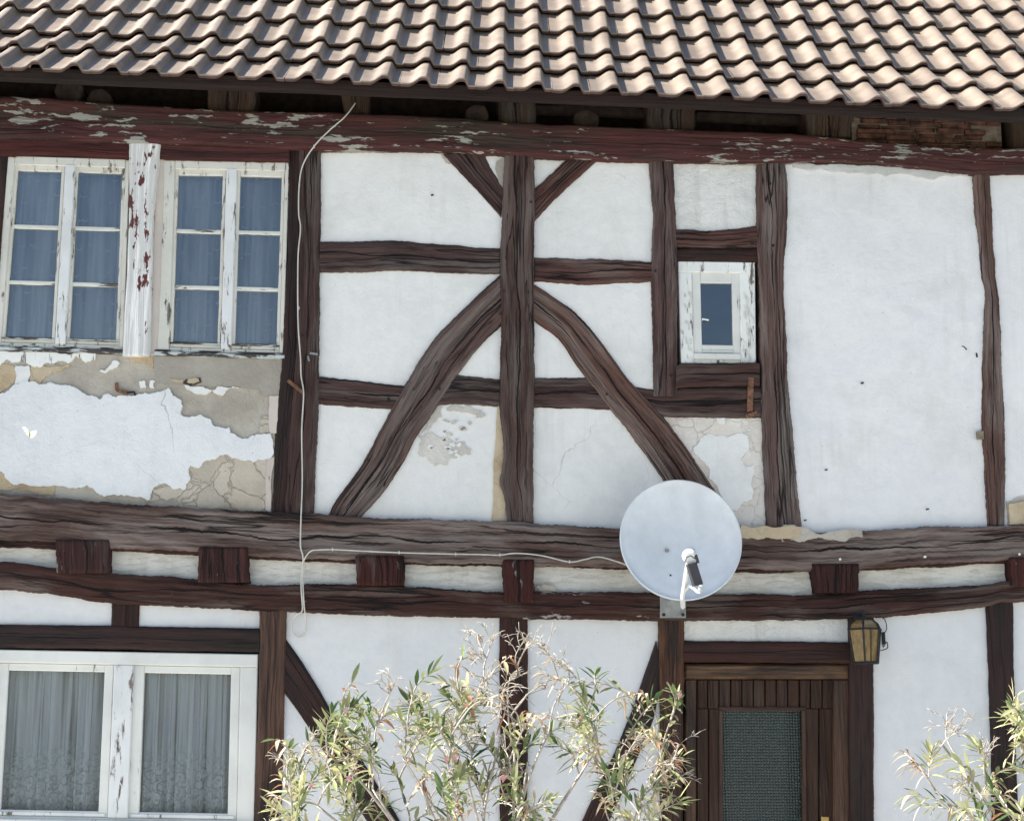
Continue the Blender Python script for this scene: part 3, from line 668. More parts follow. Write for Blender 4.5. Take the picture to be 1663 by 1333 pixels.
Vt('post', [(975, 1603, 1647), (1100, 1608, 1648), (1200, 1611, 1650), (1333, 1614, 1655), (1690, 1620, 1660)], .030, DR, H, rough=.6)
# beyond the frame
Vt('post', [(215, -440, -400), (800, -445, -402)], .025, WE, H); Vt('post', [(225, 1945, 1985), (860, 1955, 1995)], .025, WE, H)
Vt('post', [(940, -445, -400), (1690, -450, -405)], .025, DR, H); Vt('post', [(945, 2040, 2080), (1690, 2045, 2085)], .025, DR, H)
Ht('rail', [(1985, 510, 550), (XR, 512, 552)], .018, WE, H); Ht('rail', [(1655, 1310, 1350), (2045, 1310, 1350)], .018, DR, H)
Ht('rail', [(XL, 500, 540), (-440, 502, 542)], .018, WE, H); Ht('rail', [(-88, 520, 560), (-402, 522, 560)][::-1], .018, WE, H)
Ht('ground_sill', [(XL, 1640, 1690), (400, 1640, 1690), (1112, 1640, 1690)], .05, DR, H); Ht('ground_sill', [(1378, 1640, 1690), (XR, 1640, 1690)], .05, DR, H)

# pegs and nails
pg = MB()
for x, y in [(862, 330), (818, 474), (858, 476), (813, 510), (714, 632), (985, 641), (631, 648), (598, 748), (592, 787), (847, 669), (840, 856), (1064, 441), (1222, 395), (822, 420), (1090, 610), (1255, 400), (845, 880), (1110, 380), (490, 545), (812, 1070), (1250, 300), (1330, 868), (1545, 872), (300, 828), (270, 855)]:
    pg = MB(); p = P(x, y, -.026); pg.tube([p+Vector((0, .03, 0)), p+Vector((0, -.022, .002))], [.008, .0065], 8); pg.obj('peg', MT['nail'], H)
def clamp(px, py):
    p = P(px, py, -.07); m = MB(); m.tube([p+Vector((0, .03, 0)), p+Vector((0, -.008, 0))], .007, 8); m.obj('nail', MT['dishwhite'], H)
for q in [(1364, 908), (1502, 904), (1655, 900)]: clamp(*q)

# --- eaves: rafter ends, brick infill, recess -------------------------
for l in ([(128, 335, 415), (182, 337, 412)], [(150, 808, 872), (206, 812, 868)], [(160, 1050, 1130), (212, 1053, 1128)], [(150, 555, 600), (186, 558, 600)], [(168, 1310, 1386), (222, 1312, 1382)], [(180, 1640, 1720), (245, 1642, 1718)], [(120, -180, -110), (160, -180, -110)]):
    Vt('rafter_end', l, .0, MT['rafter'], H, back=.5, end=True, rough=1.8)
def logend(px, py, r, name='rafter_end'):
    m = MB(); p = P(px, py, .02); k = 14; ring = []
    for yy, rr in ((.5, 1), (.01, 1), (0, .9), (.006, .5), (.0, .15)):
        for j in range(k):
            a = 2*math.pi*j/k; q = r*rr*(1+.16*noise.noise((math.cos(a)*1.5+px, math.sin(a)*1.5, 0)))
            m.v.append(p+Vector((q*math.cos(a), yy+.01*noise.noise((a*3, rr*4, px)), q*math.sin(a)))); m.uv.append((a*.1*8, yy))
    for i in range(4):
        for j in range(k): m.f.append([i*k+j, i*k+(j+1) % k, (i+1)*k+(j+1) % k, (i+1)*k+j]); m.m.append(0)
    m.f.append([4*k+j for j in range(k)]); m.m.append(0)
    m.obj(name, MT['deck'], H, True)
logend(112, 148, .085); logend(160, 162, .075); logend(775, 186, .07); logend(832, 188, .065); logend(952, 196, .08); logend(1098, 190, .05)
bm_ = MB()
p0 = P(1382, 184, .05); p1 = P(1628, 238, .05)
bm_.box(p0.x, p1.x, .055, .14, p1.z, p0.z, 1)
rnd = random.Random(3)
for k in range(6):
    x = p0.x+rnd.uniform(0, .06); zt = p0.z-.004-k*.034-(0)
    while x < p1.x-.05:
        L = rnd.uniform(.13, .24); x2 = min(x+L, p1.x)
        sag = -(x-p0.x)*.045
        if rnd.random() < .93: bm_.box(x, x2-.008, .035+rnd.uniform(-.012, .014), .12, zt+sag-.028+rnd.uniform(-.002, .003), zt+sag+rnd.uniform(-.003, .002), 0, .003)
        x = x2
bm_.obj('brick_infill', [MT['brick'], MT['mortar']], H)
for (a, b, t, u_) in ((1130, 1310, 180, 212), (870, 1050, 168, 205)):
    Ht('eaves_board', [(a, t, t+16), (b, t+6, t+22)], -.16, MT['deck'], H, back=.2)
# recessed wall top behind the rafter ends
rec = MB(); a = P(XL, 60, .45); b = P(XR, 260, .45)
rec.box(a.x, b.x, .45, .5, b.z-.6, P(800, 150, .45).z); rec.obj('eaves_recess', MT['deck'], H)

# --- roof -------------------------------------------------------------
def make_roof():
    EV = .36                                    # overhang of the tile lips
    L0 = P(0, 119, -EV); L1 = P(1663, 187, -EV)
    e1 = (L1-L0).normalized()
    def slope(pitch): return Vector((.042, math.cos(pitch), math.sin(pitch)))
    pitches = [R(41), R(41)]+[R(46)]*18
    gs = [.39, .37]+[.385]*18
    # row origins (a point at the tile lips for u=0)
    rows = []; o = L0.copy()
    for i, p in enumerate(pitches):
        gaug = gs[i]; d = slope(p); n_ = e1.cross(d).normalized()
        rows.append((o.copy(), d, n_)); o = o+d*gaug
    pitchx = .2245
    nT0, nT1 = -18, 47
    prof = []
    K = 15
    def h(t):
        A = .044
        if t < .10: return .001*(1-t/.10)
        if t < .22: return 0
        if t < .60: q = (t-.22)/.38; return A*(.5-.5*math.cos(math.pi*q))**.95
        if t < .68: return A
        if t < .83: q = (t-.68)/.15; return A*(.5+.5*math.cos(math.pi*q))
        return 0.
    ts = [0, .10, .2, .27, .34, .41, .48, .54, .60, .645, .685, .715, .745, .775, .805, .835, 1.0]
    V = []; F = []; T = []; LIP = []
    rnd = random.Random(5)
    # where the bright lit corner of a tile sits: px 55+188k/2.96 at the left end
    u_off = (P(19, 119, -EV)-L0).dot(e1)
    for ri in range(len(rows)):
        o, d, n_ = rows[ri]; gaug = gs[ri]
        for k in range(nT0, nT1):
            ju = rnd.uniform(-.003, .003); jv = rnd.uniform(-.006, .006); jh = rnd.uniform(-.0015, .0015); tw = rnd.uniform(-.004, .004); tint = rnd.choice([rnd.uniform(.92, 1.06), rnd.uniform(.8, 1.08)])
            u0 = u_off+k*pitchx+ju
            base = len(V)
            lift = .036
            stations = [(0-.0, lift), (.012, lift+.003), (.5, lift*.52), (1.1, 0)]
            c = len(ts)
            for si, (s, l) in enumerate(stations):
                for t in ts:
                    u = u0+t*pitchx+tw*s
                    v = s*gaug+jv
                    V.append(o+e1*u+d*v+n_*(h(t)+l+jh-(.004 if si == 0 else 0))); T.append(tint)
            for si in range(len(stations)-1):
                for j in range(c-1):
                    a = base+si*c+j; F.append([a, a+1, a+c+1, a+c])
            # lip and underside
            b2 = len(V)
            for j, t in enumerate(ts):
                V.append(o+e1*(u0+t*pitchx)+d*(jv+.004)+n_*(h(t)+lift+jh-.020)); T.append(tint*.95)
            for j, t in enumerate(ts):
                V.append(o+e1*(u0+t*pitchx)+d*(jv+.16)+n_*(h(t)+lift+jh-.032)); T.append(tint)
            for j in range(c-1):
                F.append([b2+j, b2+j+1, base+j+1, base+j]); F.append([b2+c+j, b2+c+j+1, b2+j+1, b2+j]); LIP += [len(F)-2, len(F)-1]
            # side edges
            F.append([base, base+c, b2+c, b2]); F.append([base+c-1, b2+c-1, b2+2*c-1, base+2*c-1])
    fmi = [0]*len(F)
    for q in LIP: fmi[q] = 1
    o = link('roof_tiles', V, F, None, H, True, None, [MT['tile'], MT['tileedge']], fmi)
    at = o.data.attributes.new('tint', 'FLOAT', 'POINT'); at.data.foreach_set('value', T)
    o.data.set_sharp_from_angle(angle=R(50))
    # boarding underneath
    D = MB()
    ua, ub = nT0*pitchx-.1, nT1*pitchx+.1
    pts = []
    for (oo, d, n_) in rows: pts.append((oo, d, n_))
    for i in range(len(rows)-1):
        A, B = rows[i], rows[i+1]
        def q(r, u, t, dd=0): return r[0]+e1*u+r[2]*t+r[1]*dd
        s0 = .05 if i == 0 else 0
        D.add([q(A, ua, -.015, s0), q(A, ub, -.015, s0), q(B, ub, -.015), q(B, ua, -.015), q(A, ua, -.04, s0), q(A, ub, -.04, s0), q(B, ub, -.04), q(B, ua, -.04)],
              [[0, 1, 2, 3], [7, 6, 5, 4], [0, 4, 5, 1], [3, 2, 6, 7], [0, 3, 7, 4], [1, 5, 6, 2]])
    D.obj('roof_boarding', MT['deck'], H)
    # batten under the first course
    B = MB(); A = rows[0]
    n = 60
    for i in range(n):
        u0 = ua+(ub-ua)*i/n; u1 = ua+(ub-ua)*(i+1)/n
        def bp(u, dy, dz): return L0+e1*u+Vector((0, dy, dz+.004*noise.noise((u*3, dz*9, 1))))
        f = [bp(u0, .020, .050), bp(u1, .020, .050), bp(u1, .022, -.014), bp(u0, .022, -.014)]
        bk = [v+Vector((0, .07, 0)) for v in f]
        k = len(B.v); B.v += f+bk; B.uv += [(u0, 0), (u1, 0), (u1, .07), (u0, .07)]+[(u0, .1), (u1, .1), (u1, .17), (u0, .17)]
        B.f += [[k, k+3, k+2, k+1], [k+3, k+7, k+6, k+2], [k, k+1, k+5, k+4], [k+4, k+5, k+6, k+7]]; B.m += [0]*4
    B.obj('eaves_batten', MT['board'], H)
    # back slope and ridge
    top = rows[-1][0]
    a = top+e1*ua; b = top+e1*ub
    G = MB(); back = Vector((0, 5.6, -5.6))
    G.add([a, b, b+back, a+back, a+Vector((0, 0, -.08)), b+Vector((0, 0, -.08)), b+back+Vector((0, 0, -.08)), a+back+Vector((0, 0, -.08))], [[0, 1, 2, 3], [7, 6, 5, 4], [0, 3, 7, 4], [1, 5, 6, 2], [2, 6, 7, 3], [0, 4, 5, 1]])
    G.obj('roof_back_slope', MT['tile'], H)
    rt = MB(); rt.tube([a+Vector((0, .02, 0)), b+Vector((0, .02, 0))], .11, 10); rt.obj('ridge', MT['tile'], H)
    return a, b, top
ra, rb, rtop = make_roof()
# gables and back wall (outside the picture)
xa, xb = P(XL, 600).x, P(XR, 600).x
yb = rtop.y+4.6
ze = P(800, 215).z
for x, s in ((xa, 1), (xb, -1)):
    m = MB(); m.prism([(x, .0, 0), (x, 0, ze-.1), (x, rtop.y, rtop.z-.35), (x, yb, ze-.3), (x, yb, 0)], [(x+s*.15, .0, 0), (x+s*.15, 0, ze-.1), (x+s*.15, rtop.y, rtop.z-.35), (x+s*.15, yb, ze-.3), (x+s*.15, yb, 0)]); m.obj('gable_wall', MT['whitelow'], H)
m = MB(); m.box(xa, xb, yb-.15, yb, 0, ze-.3); m.obj('back_wall', MT['whitelow'], H)
m = MB(); z_ = P(500, 1688).z
m.box(xa-.03, P(1108, 1600).x, -.07, .2, 0, z_+.02, 0, .01); m.box(P(1382, 1600).x, xb+.03, -.07, .2, 0, z_+.02, 0, .01)
m.obj('plinth', MT['soil'], H)
m = MB(); m.box(P(1100, 1600).x, P(1390, 1600).x, -.35, .1, 0, z_*.55, 0, .01); m.obj('door_step', MT['soil'], H)

# --- windows ------------------------------------------------------------
class Quad:
    def __init__(s, TL, TR, BR, BL): s.c = [Vector(q) for q in (TL, TR, BR, BL)]
    def px(s, u, v):
        a = s.c[0].lerp(s.c[1], u); b = s.c[3].lerp(s.c[2], u); return a.lerp(b, v)
    def at(s, u, v, y): q = s.px(u, v); return P(q.x, q.y, y)
def bar(m, q, u0, v0, u1, v1, yf, yb, mat=0, bev=.004):
    f = [q.at(u0, v0, yf), q.at(u1, v0, yf), q.at(u1, v1, yf), q.at(u0, v1, yf)]
    b = [Vector((p.x, yb, p.z)) for p in f]
    m.prism(f, b, mat, bev)
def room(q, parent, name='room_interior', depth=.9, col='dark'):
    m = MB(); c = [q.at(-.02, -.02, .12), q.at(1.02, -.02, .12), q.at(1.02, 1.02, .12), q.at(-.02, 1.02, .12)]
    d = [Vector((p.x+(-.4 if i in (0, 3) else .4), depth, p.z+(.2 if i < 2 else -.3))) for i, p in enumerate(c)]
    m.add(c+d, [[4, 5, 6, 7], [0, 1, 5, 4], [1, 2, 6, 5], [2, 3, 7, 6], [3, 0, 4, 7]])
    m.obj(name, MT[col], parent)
def glass(q, u0, v0, u1, v1, y, parent, mat='glass'):
    m = MB(); tl = [random.uniform(-.0035, .0035) for _ in range(3)]; f = [q.at(u0, v0, y+tl[0]), q.at(u1, v0, y+tl[1]), q.at(u1, v1, y+tl[2]), q.at(u0, v1, y+tl[0]+tl[2]-tl[1])]
    m.prism(f, [p+Vector((0, .004, 0)) for p in f]); m.obj('pane', MT[mat], parent)
def curtain(q, u0, u1, v0, v1, y, parent, mat, folds=9, amp=.018, motifs=0, seed=0, gather=None, flip=False):
    rnd = random.Random(seed)
    A = q.at(u0, v0, y); B = q.at(u1, v0, y); Cc = q.at(u1, v1, y); D = q.at(u0, v1, y)
    n = 150; mrows = 14; V = []; F = []; UV = []
    ph = [rnd.uniform(0, 6.28) for _ in range(4)]
    for j in range(mrows+1):
        t = j/mrows
        for i in range(n+1):
            s = i/n
            p = A.lerp(B, s).lerp(D.lerp(Cc, s), t)
            a = 2*math.pi*folds*s
            yy = amp*(math.sin(a+1.1*math.sin(a*.37+ph[0])+ph[1]+.5*t)+.15*math.sin(a*2.1+ph[2]+t)+.8*math.sin(a*.31+ph[3]))*(.6+.4*t)
            V.append(p+Vector((.004*math.sin(a*.9+t*2), yy, 0))); UV.append((s*(B-A).length*1.5, (1-t)*(A-D).length))
    for j in range(mrows):
        for i in range(n): a = j*(n+1)+i; F.append([a, a+n+1, a+n+2, a+1])
    fm = [0]*len(F)
    # embroidered sprigs
    for _ in range(motifs):
        u = rnd.uniform(.05, .95); 
    if motifs:
        nx, nz = motifs, motifs
        for jx in range(6):
            for jz in range(7):
                s = (jx+.5*(jz % 2)+.3)/6.3; t = (jz+.6)/7.2
                if s > 1 or rnd.random() < .12: continue
                c = A.lerp(B, s).lerp(D.lerp(Cc, s), t)+Vector((rnd.uniform(-.022, .022), -amp*1.7-.004, rnd.uniform(-.035, .035)))
                for sx in (-1, 1):
                    k = len(V)
                    w_, h_ = .021*sx*rnd.uniform(.8, 1.1), .015
                    V += [c, c+Vector((w_*.5, 0, h_*.25)), c+Vector((w_, 0, h_)), c+Vector((w_*.6, 0, -.002))]; UV += [(0, 0)]*4
                    F.append([k, k+1, k+2, k+3]); fm.append(1)
                k = len(V); V += [c+Vector((-.003, 0, .004)), c+Vector((.003, 0, .004)), c+Vector((0, 0, -.010))]; UV += [(0, 0)]*3; F.append([k, k+1, k+2]); fm.append(1)
    link('curtain', V, F, None, parent, True, UV, [MT[mat], MT['embroid']], fm)

def upper_window(q, fl, fr, ft, fb, mull, seed, label):
    """q outer frame quad; two casements of three panes"""
    wd = MB(); bar(wd, q, 0, 0, fl, 1, -.004, .07); bar(wd, q, 1-fr, 0, 1, 1, -.004, .07)
    bar(wd, q, fl, 0, 1-fr, ft, -.008, .07); bar(wd, q, fl, 1-fb, 1-fr, 1, -.002, .07)
    W_ = wd.obj('window', MT['paintold'], H); W_['label'] = label
    sl_ = MB(); bar(sl_, q, -.02, 1+.006, 1.01, 1.028, -.022, .04, 0, .004); bar(sl_, q, -.02, .998, 1.01, 1.004, -.012, .04, 0, .001); sl_.obj('sill', MT['paintbadh'], W_)
    c0, c1 = mull
    for (a, b) in ((fl, c0), (c1, 1-fr)):
        s = MB(); sw = .026
        bar(s, q, a, ft, a+sw, 1-fb, .008, .05, 0, .003); bar(s, q, b-sw, ft, b, 1-fb, .008, .05, 0, .003)
        bar(s, q, a+sw, ft, b-sw, ft+.03, .010, .05, 0, .003); bar(s, q, a+sw, 1-fb-.025, b-sw, 1-fb, .012, .05, 0, .003)
        S_ = s.obj('sash', MT['paintold'], W_)
        v0, v1 = ft+.03, 1-fb-.025
        hh = (v1-v0)/3
        for k in (1, 2):
            g_ = MB(); bar(g_, q, a+sw-.003, v0+hh*k-.009, b-sw+.003, v0+hh*k+.009, .013, .045, 0, .003); g_.obj('glazing_bar', MT['paintoldh'], W_)
        for k in range(3): glass(q, a+sw, v0+hh*k+.007, b-sw, v0+hh*(k+1)-.007, .028+.002*k, W_)
    m_ = MB(); bar(m_, q, c0, ft-.01, c1, 1-fb, -.012, .05, 0, .006); m_.obj('mullion', MT['paintmull'], W_)
    dk = MB(); bar(dk, q, fl, 1-fb-.028, 1-fr, 1-fb-.020, -.002, .02, 0, .002); dk.obj('weather_bar', MT['paintbadh'], W_)
    curtain(q, fl*.6, .50, .04, .97, .10, W_, 'sheer', 2.4, .022, 1, seed); curtain(q, .50, 1-fr*.6, .04, .97, .125, W_, 'sheer', 2.8, .022, 1, seed+1)
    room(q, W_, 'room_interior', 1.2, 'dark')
upper_window(Quad((13, 253), (210, 259), (200, 566), (-12, 560)), .06, .03, .045, .015, (.475, .557), 1, 'old white two casement window, leftmost of the upper storey')
upper_window(Quad((264, 260), (470, 264), (460, 574), (254, 568)), .10, .03, .045, .015, (.505, .590), 5, 'old white two casement window beside the cable post')

# lower window
ql = Quad((-14, 1054), (419, 1062), (413, 1352), (-32, 1344))
wd = MB()
bar(wd, ql, 0, 0, 1, .072, -.016, .07, 0, .005); bar(wd, ql, 0, .072, .028, 1, -.010, .07); bar(wd, ql, .935, .072, 1, 1, -.010, .07, 0, .005)
bar(wd, ql, .028, .93, .935, 1, -.008, .07); bar(wd, ql, -.01, .945, 1.01, 1.0, -.04, .05, 0, .006)
LWn = wd.obj('window', MT['paintmid'], H); LWn['label'] = 'wide white ground floor window with lace curtains'
m = MB(); bar(m, ql, .462, .072, .536, .93, -.018, .05, 0, .006); m.obj('mullion', MT['paintmull'], LWn)
for a, b in ((.028, .462), (.536, .935)):
    s = MB()
    bar(s, ql, a, .074, a+.040, .93, .004, .05, 0, .004); bar(s, ql, b-.034, .074, b, .93, .004, .05, 0, .004)
    bar(s, ql, a+.04, .074, b-.034, .115, .006, .05, 0, .004); bar(s, ql, a+.04, .895, b-.034, .93, .004, .05, 0, .004)
    s.obj('sash', MT['paintmid'], LWn)
    wb = MB(); bar(wb, ql, a+.01, .905, b-.01, .925, -.004, .03, 0, .003); wb.obj('weather_bar', MT['paintbad'], LWn)
    glass(ql, a+.04, .115, b-.034, .895, .025, LWn, 'glasslow')
curtain(ql, .02, .48, .06, .915, .10, LWn, 'lace', 10, .026, 0, 11); curtain(ql, .52, .96, .06, .925, .10, LWn, 'lace', 11, .026, 0, 12)
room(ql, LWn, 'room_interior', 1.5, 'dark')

# little window
qs = Quad((1101, 424), (1226, 426), (1228, 592), (1106, 590))
wd = MB()
bar(wd, qs, 0, 0, 1, .105, .000, .08, 0, .004); bar(wd, qs, 0.0, .105, .175, 1, .002, .08, 0, .004); bar(wd, qs, .80, .105, 1, 1, .002, .08, 0, .004)
bar(wd, qs, .175, .955, .80, 1.0, .012, .08)
rnd = random.Random(8)
for k in range(46):   # curled paint flakes on the jambs
    u = rnd.choice([rnd.uniform(.02, .16), rnd.uniform(.82, .98), rnd.uniform(.84, .98)]); v = rnd.uniform(.3, .98)
    a = qs.at(u, v, -.001); w_ = rnd.uniform(.003, .007); l_ = rnd.uniform(.01, .035)
    wd.add([a+Vector((-w_, .001, l_)), a+Vector((w_*.3, .0, l_*.9)), a+Vector((w_*.8, -.007, -l_*.2)), a+Vector((w_, -.009, -l_)), a+Vector((-w_*.6, -.001, -l_*.8))], [[0, 4, 3, 2, 1]], 1)
SW = wd.obj('window', [MT['paintbad'], MT['paintmid']], H); SW['label'] = 'small white framed window, its frame paint curling off'
s = MB()
bar(s, qs, .175, .107, .285, .955, .014, .06, 0, .003); bar(s, qs, .70, .107, .80, .955, .014, .06, 0, .003)
bar(s, qs, .285, .107, .70, .205, .016, .06, 0, .003); bar(s, qs, .285, .815, .70, .86, .016, .06, 0, .003); bar(s, qs, .175, .895, .80, .955, -.004, .05, 0, .004)
bar(s, qs, .285, .862, .70, .893, .018, .06, 0, .003)
s.obj('sash', MT['paintmid'], SW)
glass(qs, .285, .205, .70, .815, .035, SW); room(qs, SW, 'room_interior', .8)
hd = MB(); a = qs.at(.30, .57, .024); hd.tube([a, a+Vector((0, -.012, 0))], .006, 6); hd.tube([a+Vector((-.003, -.012, .002)), a+Vector((.036, -.012, -.006))], .005, 6); hd.obj('handle', MT['dishwhite'], SW)
# --- door -------------------------------------------------------------------
qd = Quad((1112, 1076), (1380, 1078), (1380, 1688), (1112, 1688))
fr = MB()
def uvbar(name, mat, x0, y0, x1, y1, yf, yb, parent, vertical=True, bev=.004):
    q = Quad((x0, y0), (x1, y0), (x1, y1), (x0, y1)); m = MB(); bar(m, q, 0, 0, 1, 1, yf, yb, 0, bev)
    sd = random.random()*20
    m.uv = [((p.z if vertical else p.x)+sd, (p.x if vertical else p.z)+p.y+sd) for p in m.v]
    return m.obj(name, MT[mat], parent) if name else m
fm_ = uvbar(None, 'doorframe', 1112, 1078, 1380, 1102, -.004, .10, None, False, .012)
for x0, x1 in ((1112, 1131), (1354, 1380)):
    mm = uvbar(None, 'doorframe', x0, 1102, x1, 1690, -.002, .10, None, True, .010); fm_.add(mm.v, mm.f, 1, mm.uv)
DF = fm_.obj('door_frame', [MT['doorframe'], MT['doorside']], H)
dm_ = MB()
leafq = lambda a, b, c, d: Quad((a, b), (c, b), (c, d), (a, d))
# top boards and stiles: narrow v-jointed boards
def boards(x0, x1, y0, y1, n, yf):
    for k in range(n):
        a = x0+(x1-x0)*k/n; b = x0+(x1-x0)*(k+1)/n
        mm = uvbar(None, 'door', a+.7, y0, b-.7, y1, yf+.002*math.sin(k*2.3), .07, None, True, .005); dm_.add(mm.v, mm.f, 0, mm.uv)
boards(1131, 1354, 1103, 1150, 12, .028)
boards(1131, 1171, 1150, 1690, 2, .028); boards(1306, 1354, 1150, 1690, 2, .028)
mm = uvbar(None, 'door', 1171, 1420, 1306, 1690, .030, .07, None); dm_.add(mm.v, mm.f, 0, mm.uv)
mm = uvbar(None, 'door', 1131, 1101, 1354, 1690, .058, .075, None)
# backing only around the glass
for (a, b, c, d) in ((1131, 1101, 1354, 1150), (1131, 1150, 1172, 1690), (1305, 1150, 1354, 1690)):
    mm = uvbar(None, 'door', a, b, c, d, .062, .08, None); dm_.add(mm.v, mm.f, 0, mm.uv)
DOOR = dm_.obj('door', MT['door'], H); DOOR['label'] = 'dark boarded front door with a tall textured glass light'
# moulding round the glass
for (a, b, c, d, vv) in ((1168, 1147, 1309, 1153, False), (1168, 1153, 1174, 1420, True), (1303, 1153, 1309, 1420, True)):
    uvbar('glazing_bead', 'door', a, b, c, d, .018, .06, DOOR, vv)
m, t, b_ = M('wired cathedral glass', .16, .5); n = N(t)
vv = n.coord('Object', (62, 1, 62)); ck = n.vor(vv, 1, 'DISTANCE_TO_EDGE', .25)
n.link(n.ramp(ck.outputs['Distance'], [(.05, (.003, .006, .005)), (.22, (.018, .033, .028))]), b_.inputs['Base Color'])
n.bump(ck.outputs['Distance'], b_, 1, .01)
mm = MB(); bar(mm, leafq(1173, 1152, 1304, 1420), 0, 0, 1, 1, .040, .05); mm.obj('pane', m, DOOR)
mm = MB(); bar(mm, leafq(1334, 1325, 1347, 1400), 0, 0, 1, 1, .022, .03); a = P(1340, 1365, .02)
mm.tube([a, a+Vector((0, -.05, 0)), a+Vector((-.11, -.055, 0))], .009, 8); mm.obj('handle', plain('brass', (.45, .30, .11), .4, .9), DOOR)
mm = MB(); mm.box(P(1060, 1300).x, P(1430, 1300).x, .12, .14, .05, P(1200, 1060).z); mm.obj('room_interior', MT['dark'], H)

# --- iron bits on the wall -------------------------------------------
def strap(name, pts, wpx, y, mat, parent=H):
    m = MB()
    for (x0, y0), (x1, y1) in zip(pts, pts[1:]):
        d = Vector((x1-x0, y1-y0)); n_ = Vector((-d.y, d.x)).normalized()*wpx/2
        f = [P(x0+n_.x, y0+n_.y, y), P(x1+n_.x, y1+n_.y, y), P(x1-n_.x, y1-n_.y, y), P(x0-n_.x, y0-n_.y, y)]
        if (f[1]-f[0]).cross(f[3]-f[0]).y > 0: f = f[::-1]
        m.prism(f, [p+Vector((0, .015, 0)) for p in f], 0, .001)
    return m.obj(name, MT[mat], parent)
strap('iron_strap', [(1220, 613), (1218, 668)], 9, -.034, 'rust')
strap('iron_strap', [(1212, 676), (1230, 670)], 6, -.050, 'rust')
strap('iron_bracket', [(189, 621), (189, 633), (206, 637)], 5, -.02, 'rust')
strap('iron_bracket', [(467, 617), (491, 637)], 5, -.06, 'rust')
strap('iron_bracket', [(206, 637), (218, 636), (219, 642)], 2.5, -.02, 'iron')
strap('iron_hook', [(503, 573), (516, 575)], 3, -.05, 'galv'); strap('iron_hook', [(500, 578), (502, 586)], 3, -.05, 'galv')
strap('iron_hook', [(1562, 562), (1566, 563), (1570, 568)], 1.6, -.01, 'iron'); strap('iron_hook', [(1586, 573), (1587, 580)], 2.5, -.01, 'iron')
strap('wedge', [(1587, 707), (1598, 706)], 13, -.03, 'mortar')
for x, y in [(1399, 622), (1505, 827), (1340, 763), (1306, 845), (700, 317)]:
    strap('nail', [(x, y), (x+4, y-1)], 2, -.012, 'nail')

# ================================================================== SATELLITE DISH
D = thing('satellite_dish', 'round light grey satellite dish bolted to the beam above the door', 'satellite dish', P(1094, 985, -.05))
cD = P(1106, 876, -.36); nD = Vector((.03, -1, .10)).normalized()
up_ = Vector((0, 0, 1)); ax = up_.cross(-nD).normalized(); ay = (-nD).cross(ax).normalized()
if ay.z < 0: ay = -ay
if ax.x < 0: ax = -ax
wr = (P(1203, 876, -.36)-P(1009, 876, -.36)).length/2; hr = wr*1.0
m = MB(); rings = 12; seg = 72; dep = .070
V = [cD-nD*dep]; F = []
def dp(r, a, off=0): return cD+ax*(wr*r*math.cos(a))+ay*(hr*r*math.sin(a))-nD*(dep*(1-r*r)+off)
prs = [i/rings for i in range(1, rings+1)]
for r in prs:
    for j in range(seg): V.append(dp(r, 2*math.pi*j/seg))
for (r, o_) in ((1.004, -.006), (1.022, -.006), (1.030, .000), (1.026, .012), (1.0, .012)):
    for j in range(seg): a = 2*math.pi*j/seg; V.append(cD+ax*(wr*r*math.cos(a))+ay*(hr*r*math.sin(a))-nD*o_)
nr = rings+5
# back skin
for r in reversed(prs[:-1]):
    for j in range(seg): V.append(dp(r, 2*math.pi*j/seg, .012))
V.append(cD-nD*(dep+.012)); nr2 = nr+rings-1
for j in range(seg): F.append([0, 1+(j+1) % seg, 1+j])
for i in range(nr2-1):
    for j in range(seg): F.append([1+i*seg+j, 1+i*seg+(j+1) % seg, 1+(i+1)*seg+(j+1) % seg, 1+(i+1)*seg+j])
for j in range(seg): F.append([len(V)-1, 1+(nr2-1)*seg+j, 1+(nr2-1)*seg+(j+1) % seg])
ro = link('reflector', V, F, MT['dish'], D, True)
bm = bmesh.new(); bm.from_mesh(ro.data); bmesh.ops.recalc_face_normals(bm, faces=bm.faces); bm.to_mesh(ro.data); bm.free()
for (x, y) in [(1085, 893), (1126, 893), (1089, 934), (1130, 934)]:
    p = P(x, y, -.36+dep); 
    # find depth on the paraboloid along the view ray
    for k in range(40):
        yy = -.36+dep-k*.003; q = P(x, y, yy); rr = (q-cD); r2 = (rr.dot(ax)/wr)**2+(rr.dot(ay)/hr)**2
        if (q-(cD-nD*dep*(1-r2))).dot(nD) > 0: break
    mm = MB(); mm.tube([q-nD*.004, q+nD*.003], .0055, 10); mm.obj('bolt', MT['nail'], D)
# mount plate and mast
mm = MB(); q = Quad((1072, 962), (1114, 962), (1114, 1003), (1072, 1003)); bar(mm, q, 0, 0, 1, 1, -.062, -.054, 0, .001)
MP = mm.obj('wall_plate', MT['galv'], D)
for x, y in [(1078, 998), (1109, 998), (1078, 968), (1109, 968)]:
    mm = MB(); p = P(x, y, -.062); mm.tube([p, p+Vector((0, -.010, 0))], .010, 6); mm.obj('bolt', MT['nail'], D)
mm = MB(); a = P(1093, 970, -.06); c = P(1093, 935, -.19)
mm.tube([a, Vector((a.x, -.17, a.z)), Vector((a.x, -.20, a.z+.04)), Vector((a.x, -.20, cD.z+.06))], .021, 12); mm.obj('mast', MT['galv'], D)
mm = MB(); mm.box(cD.x-.09, cD.x+.09, -.235, -.17, cD.z-.17, cD.z+.04, 0, .004)
for s_ in (-.07, .07): mm.tube([Vector((cD.x+s_, -.21, cD.z-.05)), cD-nD*(dep*.7)+Vector((s_, 0, -.05))], .012, 8)
mm.obj('clamp_bracket', MT['galv'], D)
